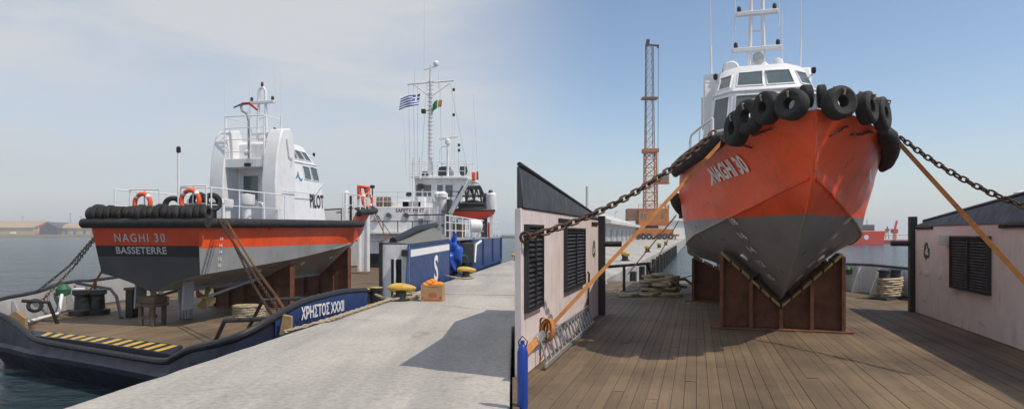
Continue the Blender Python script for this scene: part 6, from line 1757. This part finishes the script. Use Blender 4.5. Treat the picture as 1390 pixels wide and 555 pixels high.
for dx in (-1.6, 1.6): MB().cyl(P(17.5, 317.3, SY - 13.1) + V(dx, 0, 0), P(17.5, 317.3, SY - 12.8) + V(dx, 0, 0), 0.4).build('wheel', M['rubber'], van, world=True)

# ------------------------------------------------------------------ quay with crane beyond the right vessel
CY = 178.0
def qz(p): return V(p.x, p.y, 0.0)
cp = qz(P(884, 0, CY))
crane = thing('harbour_crane', 'tall orange lattice tower crane on a wheeled base, standing on the quay', 'crane', cp)
s_ = CY / F
base = lambda dx, z: cp + V(dx, 0, z)
MB().box(cp + V(0, 0, 2.0), (10.8, 7.5, 2.2)).build('chassis', M['crane'], crane, world=True, bev=0.2)
wheelm = MB().lathe([(0.35, -0.35), (0.8, -0.35), (0.9, -0.2), (0.9, 0.2), (0.8, 0.35), (0.35, 0.35)], (0, 0, 0), (0, 1, 0), 18, True).mesh('wheel', M['rubber'])
for dx in (-4.6, -3.0, -1.4, 1.4, 3.0, 4.6):
    for dy in (-3.5, 3.5):
        inst('wheel', wheelm, crane, Matrix.Translation((dx, dy, 0.9)))
for dx in (-6.2, 6.2):
    mb = MB(); mb.box(cp + V(dx, -2.5, 1.2), (2.0, 0.7, 0.6)); mb.cyl(cp + V(dx, -2.5, 0.02), cp + V(dx, -2.5, 1.0), 0.25); mb.cyl(cp + V(dx, -2.5, 0.0), cp + V(dx, -2.5, 0.15), 0.7); mb.build('outrigger', M['crane'], crane, world=True)
MB().cyl(cp + V(0, 0, 3.1), cp + V(0, 0, 3.9), 2.0, n=24).build('slew_ring', M['black'], crane, world=True)
hs = MB().box(cp + V(0.2, 0, 6.3), (8.5, 5.0, 4.8)).build('machinery_house', M['crane'], crane, world=True, bev=0.15)
for dx in (-3.2, -2.2, 2.6): MB().box(cp + V(dx, -2.53, 6.6), (0.7, 0.05, 1.2)).build('window', M['glass'], hs, world=True)
MB().box(cp + V(-5.5, 0, 7.0), (3.0, 4.0, 3.4)).build('counterweight', M['crane2'], crane, world=True, bev=0.15)
railing(crane, [V(-4.2, -2.8, 8.7), V(-1, -2.8, 8.7), V(2, -2.8, 8.7), V(4.4, -2.8, 8.7)], 1.1, 0.06, (0.5,), None, 'crane', 'house_railing')
def lattice(name, parent, z0, z1, w0, w1, bays, m_, r, cx=0.0):
    ch = MB()
    for sx in (-1, 1):
        for sy in (-1, 1):
            ch.tube([cp + V(cx + sx * w0 / 2, sy * w0 / 2, z0), cp + V(cx + sx * w1 / 2, sy * w1 / 2, z1)], r, 6)
    for i in range(bays):
        ta, tb_ = i / bays, (i + 1) / bays
        wa, wb_ = w0 + (w1 - w0) * ta, w0 + (w1 - w0) * tb_
        za, zb2 = z0 + (z1 - z0) * ta, z0 + (z1 - z0) * tb_
        for sx, sy, sx2, sy2 in ((-1, -1, 1, -1), (1, -1, 1, 1), (1, 1, -1, 1), (-1, 1, -1, -1)):
            ch.tube([cp + V(cx + sx * wa / 2, sy * wa / 2, za), cp + V(cx + sx2 * wb_ / 2, sy2 * wb_ / 2, zb2)], r * 0.55, 5)
            ch.tube([cp + V(cx + sx2 * wa / 2, sy2 * wa / 2, za), cp + V(cx + sx * wb_ / 2, sy * wb_ / 2, zb2)], r * 0.4, 5)
            ch.tube([cp + V(cx + sx * wb_ / 2, sy * wb_ / 2, zb2), cp + V(cx + sx2 * wb_ / 2, sy2 * wb_ / 2, zb2)], r * 0.55, 5)
    return ch.build(name, M[m_], parent, world=True)
zmid = P(0, 205, CY).z; ztop = P(0, 62, CY).z
tw = lattice('tower', crane, 8.6, zmid, 3.2, 2.9, 7, 'crane', 0.17, -0.3)
jb = lattice('jib', crane, zmid - 2, ztop, 2.4, 1.8, 14, 'crane2', 0.09, -0.5)
MB().box(cp + V(-0.5, 0, P(0, 134, CY).z), (4.4, 2.6, 0.5)).build('platform', M['crane2'], crane, world=True)
MB().box(cp + V(-0.3, 0, zmid), (4.2, 3.8, 1.0)).build('platform', M['crane'], crane, world=True)
hd_ = MB(); hd_.beam(cp + V(-1.2, 0, ztop - 0.2), cp + V(-0.9, 0, ztop + 1.6), 1.0, 0.9); hd_.beam(cp + V(-0.9, 0, ztop + 0.2), cp + V(1.9, 0, ztop - 0.1), 0.45, 0.45); hd_.box(cp + V(1.9, 0, ztop - 0.3), (0.5, 0.6, 0.9)); hd_.build('jib_head', M['black'], crane, world=True)
for dx in (-1.9, 1.8): MB().tube([cp + V(dx, -1, ztop), cp + V(dx * 0.9, -1, 9)], 0.07, 5).build('hoist_cable', M['black'], crane, world=True)
zc_ = P(0, 242, CY).z
cbn = MB().box(cp + V(3.4, -0.5, zc_), (2.6, 2.4, 2.6)).build('operator_cab', M['crane'], crane, world=True, bev=0.1)
MB().box(cp + V(3.4, -1.73, zc_ + 0.2), (2.0, 0.06, 1.5)).build('cab_window', M['glass'], cbn, world=True)
MB().box(cp + V(2.7, -0.5, zc_ - 1.55), (4.4, 2.8, 0.25)).build('cab_floor', M['crane'], cbn, world=True)

def pier_building(name, label, x0, x1, ytop, Y, depth, wall, roof):
    a, b = qz(P(x0, 0, Y)), qz(P(x1, 0, Y)); zt_2 = P(0, ytop, Y).z
    t = thing(name, label, 'building', a)
    MB().hexa([a, b, b + V(0, depth, 0), a + V(0, depth, 0), a + V(0, 0, zt_2), b + V(0, 0, zt_2), b + V(0, depth, zt_2), a + V(0, depth, zt_2)]).build('wall', M[wall], t, world=True, smooth=0)
    MB().hexa([a + V(-0.5, -0.6, zt_2), b + V(0.5, -0.6, zt_2), b + V(0.5, depth, zt_2), a + V(-0.5, depth, zt_2), a + V(-0.5, -0.6, zt_2 + 0.6), b + V(0.5, -0.6, zt_2 + 0.6), b + V(0.5, depth, zt_2 + 1.2), a + V(-0.5, depth, zt_2 + 1.2)]).build('roof', M[roof], t, world=True, smooth=0)
    return t
# long transit shed running away along the quay
sa, sb_ = qz(P(816, 0, 95)), qz(P(868, 0, 190))
nrm_ = V(-(sb_ - sa).y, (sb_ - sa).x, 0).normalized() * 11
shed = thing('transit_shed', 'long low grey transit shed with pale roof on the quay, beside the crane', 'building', sa)
zs = P(0, 303, 95).z
MB().hexa([sa, sb_, sb_ + nrm_, sa + nrm_, sa + V(0, 0, zs), sb_ + V(0, 0, zs), sb_ + nrm_ + V(0, 0, zs), sa + nrm_ + V(0, 0, zs)]).build('wall', M['shed'], shed, world=True, smooth=0)
n1_ = nrm_.normalized()
MB().hexa([sa - n1_ * 1.5 + V(0, 0, zs), sb_ - n1_ * 1.5 + V(0, 0, zs), sb_ + nrm_ + V(0, 0, zs), sa + nrm_ + V(0, 0, zs), sa - n1_ * 1.5 + V(0, 0, zs + 0.5), sb_ - n1_ * 1.5 + V(0, 0, zs + 0.5), sb_ + nrm_ * 0.6 + V(0, 0, zs + 3.2), sa + nrm_ * 0.6 + V(0, 0, zs + 3.2)]).build('roof', M['shedroof'], shed, world=True, smooth=0)
for i in range(9):
    p = lerp(sa, sb_, (i + 0.5) / 9) - n1_ * 0.06
    t_ = (sb_ - sa).normalized()
    MB().prism([p - t_ * 2.4 + V(0, 0, 0.02), p + t_ * 2.4 + V(0, 0, 0.02), p + t_ * 2.4 + V(0, 0, zs * 0.72), p - t_ * 2.4 + V(0, 0, zs * 0.72)], -n1_ * 0.08).build('roller_door', M['grey'], shed, world=True, smooth=0)
pier_building('white_store', 'plain white store on the quay behind the crane, beside the orange hull', 906, 932, 301, 215, 20, 'letter', 'shedroof')
pier_building('white_store', 'small pale hut on the quay beside the shed end', 866, 872, 308, 205, 10, 'shed', 'shedroof')
# chimney-like post and lamps
def far_post(px_, ytop, Y, r, label, name='lamp_post', m_='shedroof', lamp=True):
    a = qz(P(px_, 0, Y)); t = thing(name, label, 'lamp post' if lamp else 'column', a)
    MB().tube([a, V(a.x, a.y, P(0, ytop, Y).z)], [r, r * 0.6 if lamp else r], 10).build('pole', M[m_], t, world=True)
    if lamp: MB().beam(V(a.x, a.y, P(0, ytop, Y).z), V(a.x + Y * 0.004, a.y, P(0, ytop, Y).z + 0.2), 0.4, 0.25).build('lamp_head', M['galv'], t, world=True)
far_post(797, 253, 84, 0.18, 'plain pale column rising behind the sloping hood', 'column', 'shedroof', False)
far_post(817, 281, 160, 0.13, 'slim lamp post over the transit shed, nearer the pale column')
far_post(835, 288, 190, 0.13, 'slim lamp post over the transit shed, nearer the crane')
# second, distant crane
dc = qz(P(905, 0, 300)); keep = cp; cp = dc
c2_ = thing('distant_crane', 'distant pinkish lattice crane tower between the orange crane and the hull', 'crane', dc)
lattice('tower', c2_, 0, P(0, 279, 300).z, 1.7, 1.5, 8, 'crane2', 0.14)
MB().box(dc + V(0, 0, 1.0), (4, 4, 2)).build('base', M['crane2'], c2_, world=True)
cp = keep
# yellow bollards and kerb along the right quay edge
for px_, Y in ((858, 66), (893, 62), (897, 80), (912, 100)):
    pass
for k, (t_, off) in enumerate(((7.0, 1.0), (26, 1.0), (45, 1.0), (62, 1.0))):
    p = pier_edge(t_) - vr * off
    bollard(V(p.x, p.y, 0), R(-74), 1.25, ['yellow bollard on the quay edge beside the stern of the wooden deck', 'yellow bollard on the quay edge, second beyond the wooden deck', 'yellow bollard on the quay edge, third beyond the wooden deck', 'yellow bollard on the quay edge, before the crane'][k])
# rubber fender blocks down the quay wall
for k in range(14):
    p = pier_edge(0 + k * 5.5) + vr * 0.02
    o = MB().hexa([p + V(0, 0, -1.9), p + ur * 0.5 + V(0, 0, -1.9), p + ur * 0.5 + vr * 0.3 + V(0, 0, -1.9), p + vr * 0.3 + V(0, 0, -1.9), p + V(0, 0, -0.25), p + ur * 0.5 + V(0, 0, -0.25), p + ur * 0.5 + vr * 0.3 + V(0, 0, -0.25), p + vr * 0.3 + V(0, 0, -0.25)]).build('quay_fender', M['rubber'], None, bev=0.03)
    tag(o, 'black rubber block fender on the quay wall', 'fender', 'fender blocks on the quay wall')

# ------------------------------------------------------------------ across the right basin
RY = 205.0
ship = thing('red_ship', 'red hulled ship with dark wheelhouse moored across the basin', 'ship', V(P(1165, 0, RY).x, RY, SEA))
x0, x1 = P(1085, 0, RY).x, P(1203, 0, RY).x
def sh_pt(x, z): return V(x, RY, z)
zdk, zfc = P(0, 320, RY).z, P(0, 313, RY).z
prof = [V(x0, RY, SEA - 1), V(x1 - 1.2, RY, SEA - 1), V(x1, RY, zfc), V(x1 - 8, RY, zfc - 0.1), V(x1 - 9, RY, P(0, 312.5, RY).z), V(x0, RY, P(0, 312.5, RY).z)]
MB().prism(prof, (0, 7, 0)).build('hull', M['shipred'], ship, world=True, bev=0.2)
MB().box(V(P(1180, 0, RY).x, RY + 3.5, P(0, 310.5, RY).z), (4.6, 5, 1.9)).build('deckhouse', M['slate'], ship, world=True, bev=0.05)
wr = MB().box(V(P(1182, 0, RY).x, RY + 3.5, P(0, 306.5, RY).z), (4.0, 4.5, 0.8)).build('wheelhouse', M['slate'], ship, world=True, bev=0.05)
for k in range(4): MB().box(V(P(1176 + k * 4, 0, RY).x, RY + 1.22, P(0, 306.5, RY).z), (0.7, 0.04, 0.4)).build('window', M['glass'], wr, world=True)
MB().box(V(P(1171, 0, RY).x, RY + 3.5, P(0, 308, RY).z), (1.4, 2.2, 3.2)).build('funnel', M['letter'], ship, world=True, bev=0.1)
MB().tube([V(P(1184, 0, RY).x, RY + 3, P(0, 305, RY).z), V(P(1184, 0, RY).x, RY + 3, P(0, 298, RY).z)], 0.1, 6).build('mast', M['slate'], ship, world=True)
disc(V(P(1176, 0, RY).x, RY - 0.003, P(0, 322, RY).z), (0, -1, 0), 0.8, 'letter', 'white_emblem', ship)
jet = thing('far_jetty', 'white railed red jetty across the basin beside the red ship', 'jetty', V(P(1225, 0, RY + 15).x, RY + 15, SEA))
JY = RY + 15
xa, xb = P(1188, 0, JY).x, P(1320, 0, JY).x
MB().box(V((xa + xb) / 2, JY + 3, P(0, 327.5, JY).z - 0.2), (xb - xa, 6, 1.0)).build('deck', M['brickred'], jet, world=True)
k = 0
x = xa + 0.6
while x < xb:
    MB().cyl(V(x, JY + 0.6, SEA - 2), V(x, JY + 0.6, P(0, 327.5, JY).z), 0.25, n=8).build('pile', M['brickred'], jet, world=True)
    MB().tube([V(x, JY + 0.2, P(0, 327, JY).z), V(x, JY + 0.2, P(0, 318, JY).z)], 0.07, 5).build('post', M['letter'], jet, world=True)
    x += 2.4
for y_ in (318, 321, 324): MB().tube([V(xa, JY + 0.2, P(0, y_, JY).z), V(xb, JY + 0.2, P(0, y_, JY).z)], 0.08, 5).build('rail', M['letter'], jet, world=True)
rcn = thing('red_crane', 'small red slewing crane standing behind the jetty across the basin', 'crane', V(P(1216, 0, JY + 20).x, JY + 20, SEA))
MB().tube([V(P(1214, 0, JY + 20).x, JY + 20, SEA), V(P(1214.5, 0, JY + 20).x, JY + 20, P(0, 315, JY + 20).z)], 0.7, 8).build('pedestal', M['shipred'], rcn, world=True)
MB().beam(V(P(1213, 0, JY + 20).x, JY + 20, P(0, 317, JY + 20).z), V(P(1217.5, 0, JY + 20).x, JY + 20, P(0, 299.5, JY + 20).z), 0.5, 0.6).build('boom', M['shipred'], rcn, world=True)
MB().box(V(P(1214, 0, JY + 20).x, JY + 20, P(0, 313.5, JY + 20).z), (1.8, 1.8, 1.6)).build('cab', M['shipred'], rcn, world=True)
dcn = thing('harbour_derrick', 'faint grey derrick between the red ship and the red crane', 'crane', V(P(1204, 0, JY + 60).x, JY + 60, SEA))
for dx in (-0.9, 0.9): MB().tube([V(P(1204, 0, JY + 60).x + dx, JY + 60, SEA), V(P(1204.5, 0, JY + 60).x, JY + 60, P(0, 307, JY + 60).z)], 0.2, 6).build('leg', M['crane2'], dcn, world=True)
MB().box(V(P(1204.3, 0, JY + 60).x, JY + 60, P(0, 312, JY + 60).z), (1.4, 1.0, 1.0)).build('cab', M['crane2'], dcn, world=True)
structure(MB().prism([V(60, RY + 50, -4), V(420, RY + 90, -4), V(420, RY + 400, -4), V(60, RY + 400, -4)], (0, 0, 4 + SEA + 1.0)).build('far_bank', M['concrete'], smooth=0))

# ------------------------------------------------------------------ haze
hm = bpy.data.materials.new('haze'); hm.use_nodes = True
hn = hm.node_tree; hn.nodes.clear()
pv = hn.nodes.new('ShaderNodeVolumePrincipled')
pv.inputs['Color'].default_value = (0.90, 0.94, 0.98, 1)
pv.inputs['Density'].default_value = 0.00038
pv.inputs['Anisotropy'].default_value = 0.2
ho = hn.nodes.new('ShaderNodeOutputMaterial'); hn.links.new(pv.outputs[0], ho.inputs['Volume'])
hb_ = MB().box((0, 0, (62 - 6.5) / 2), (11000, 11000, 68.5)).build('haze', hm, smooth=0)
hb_['kind'] = 'stuff'
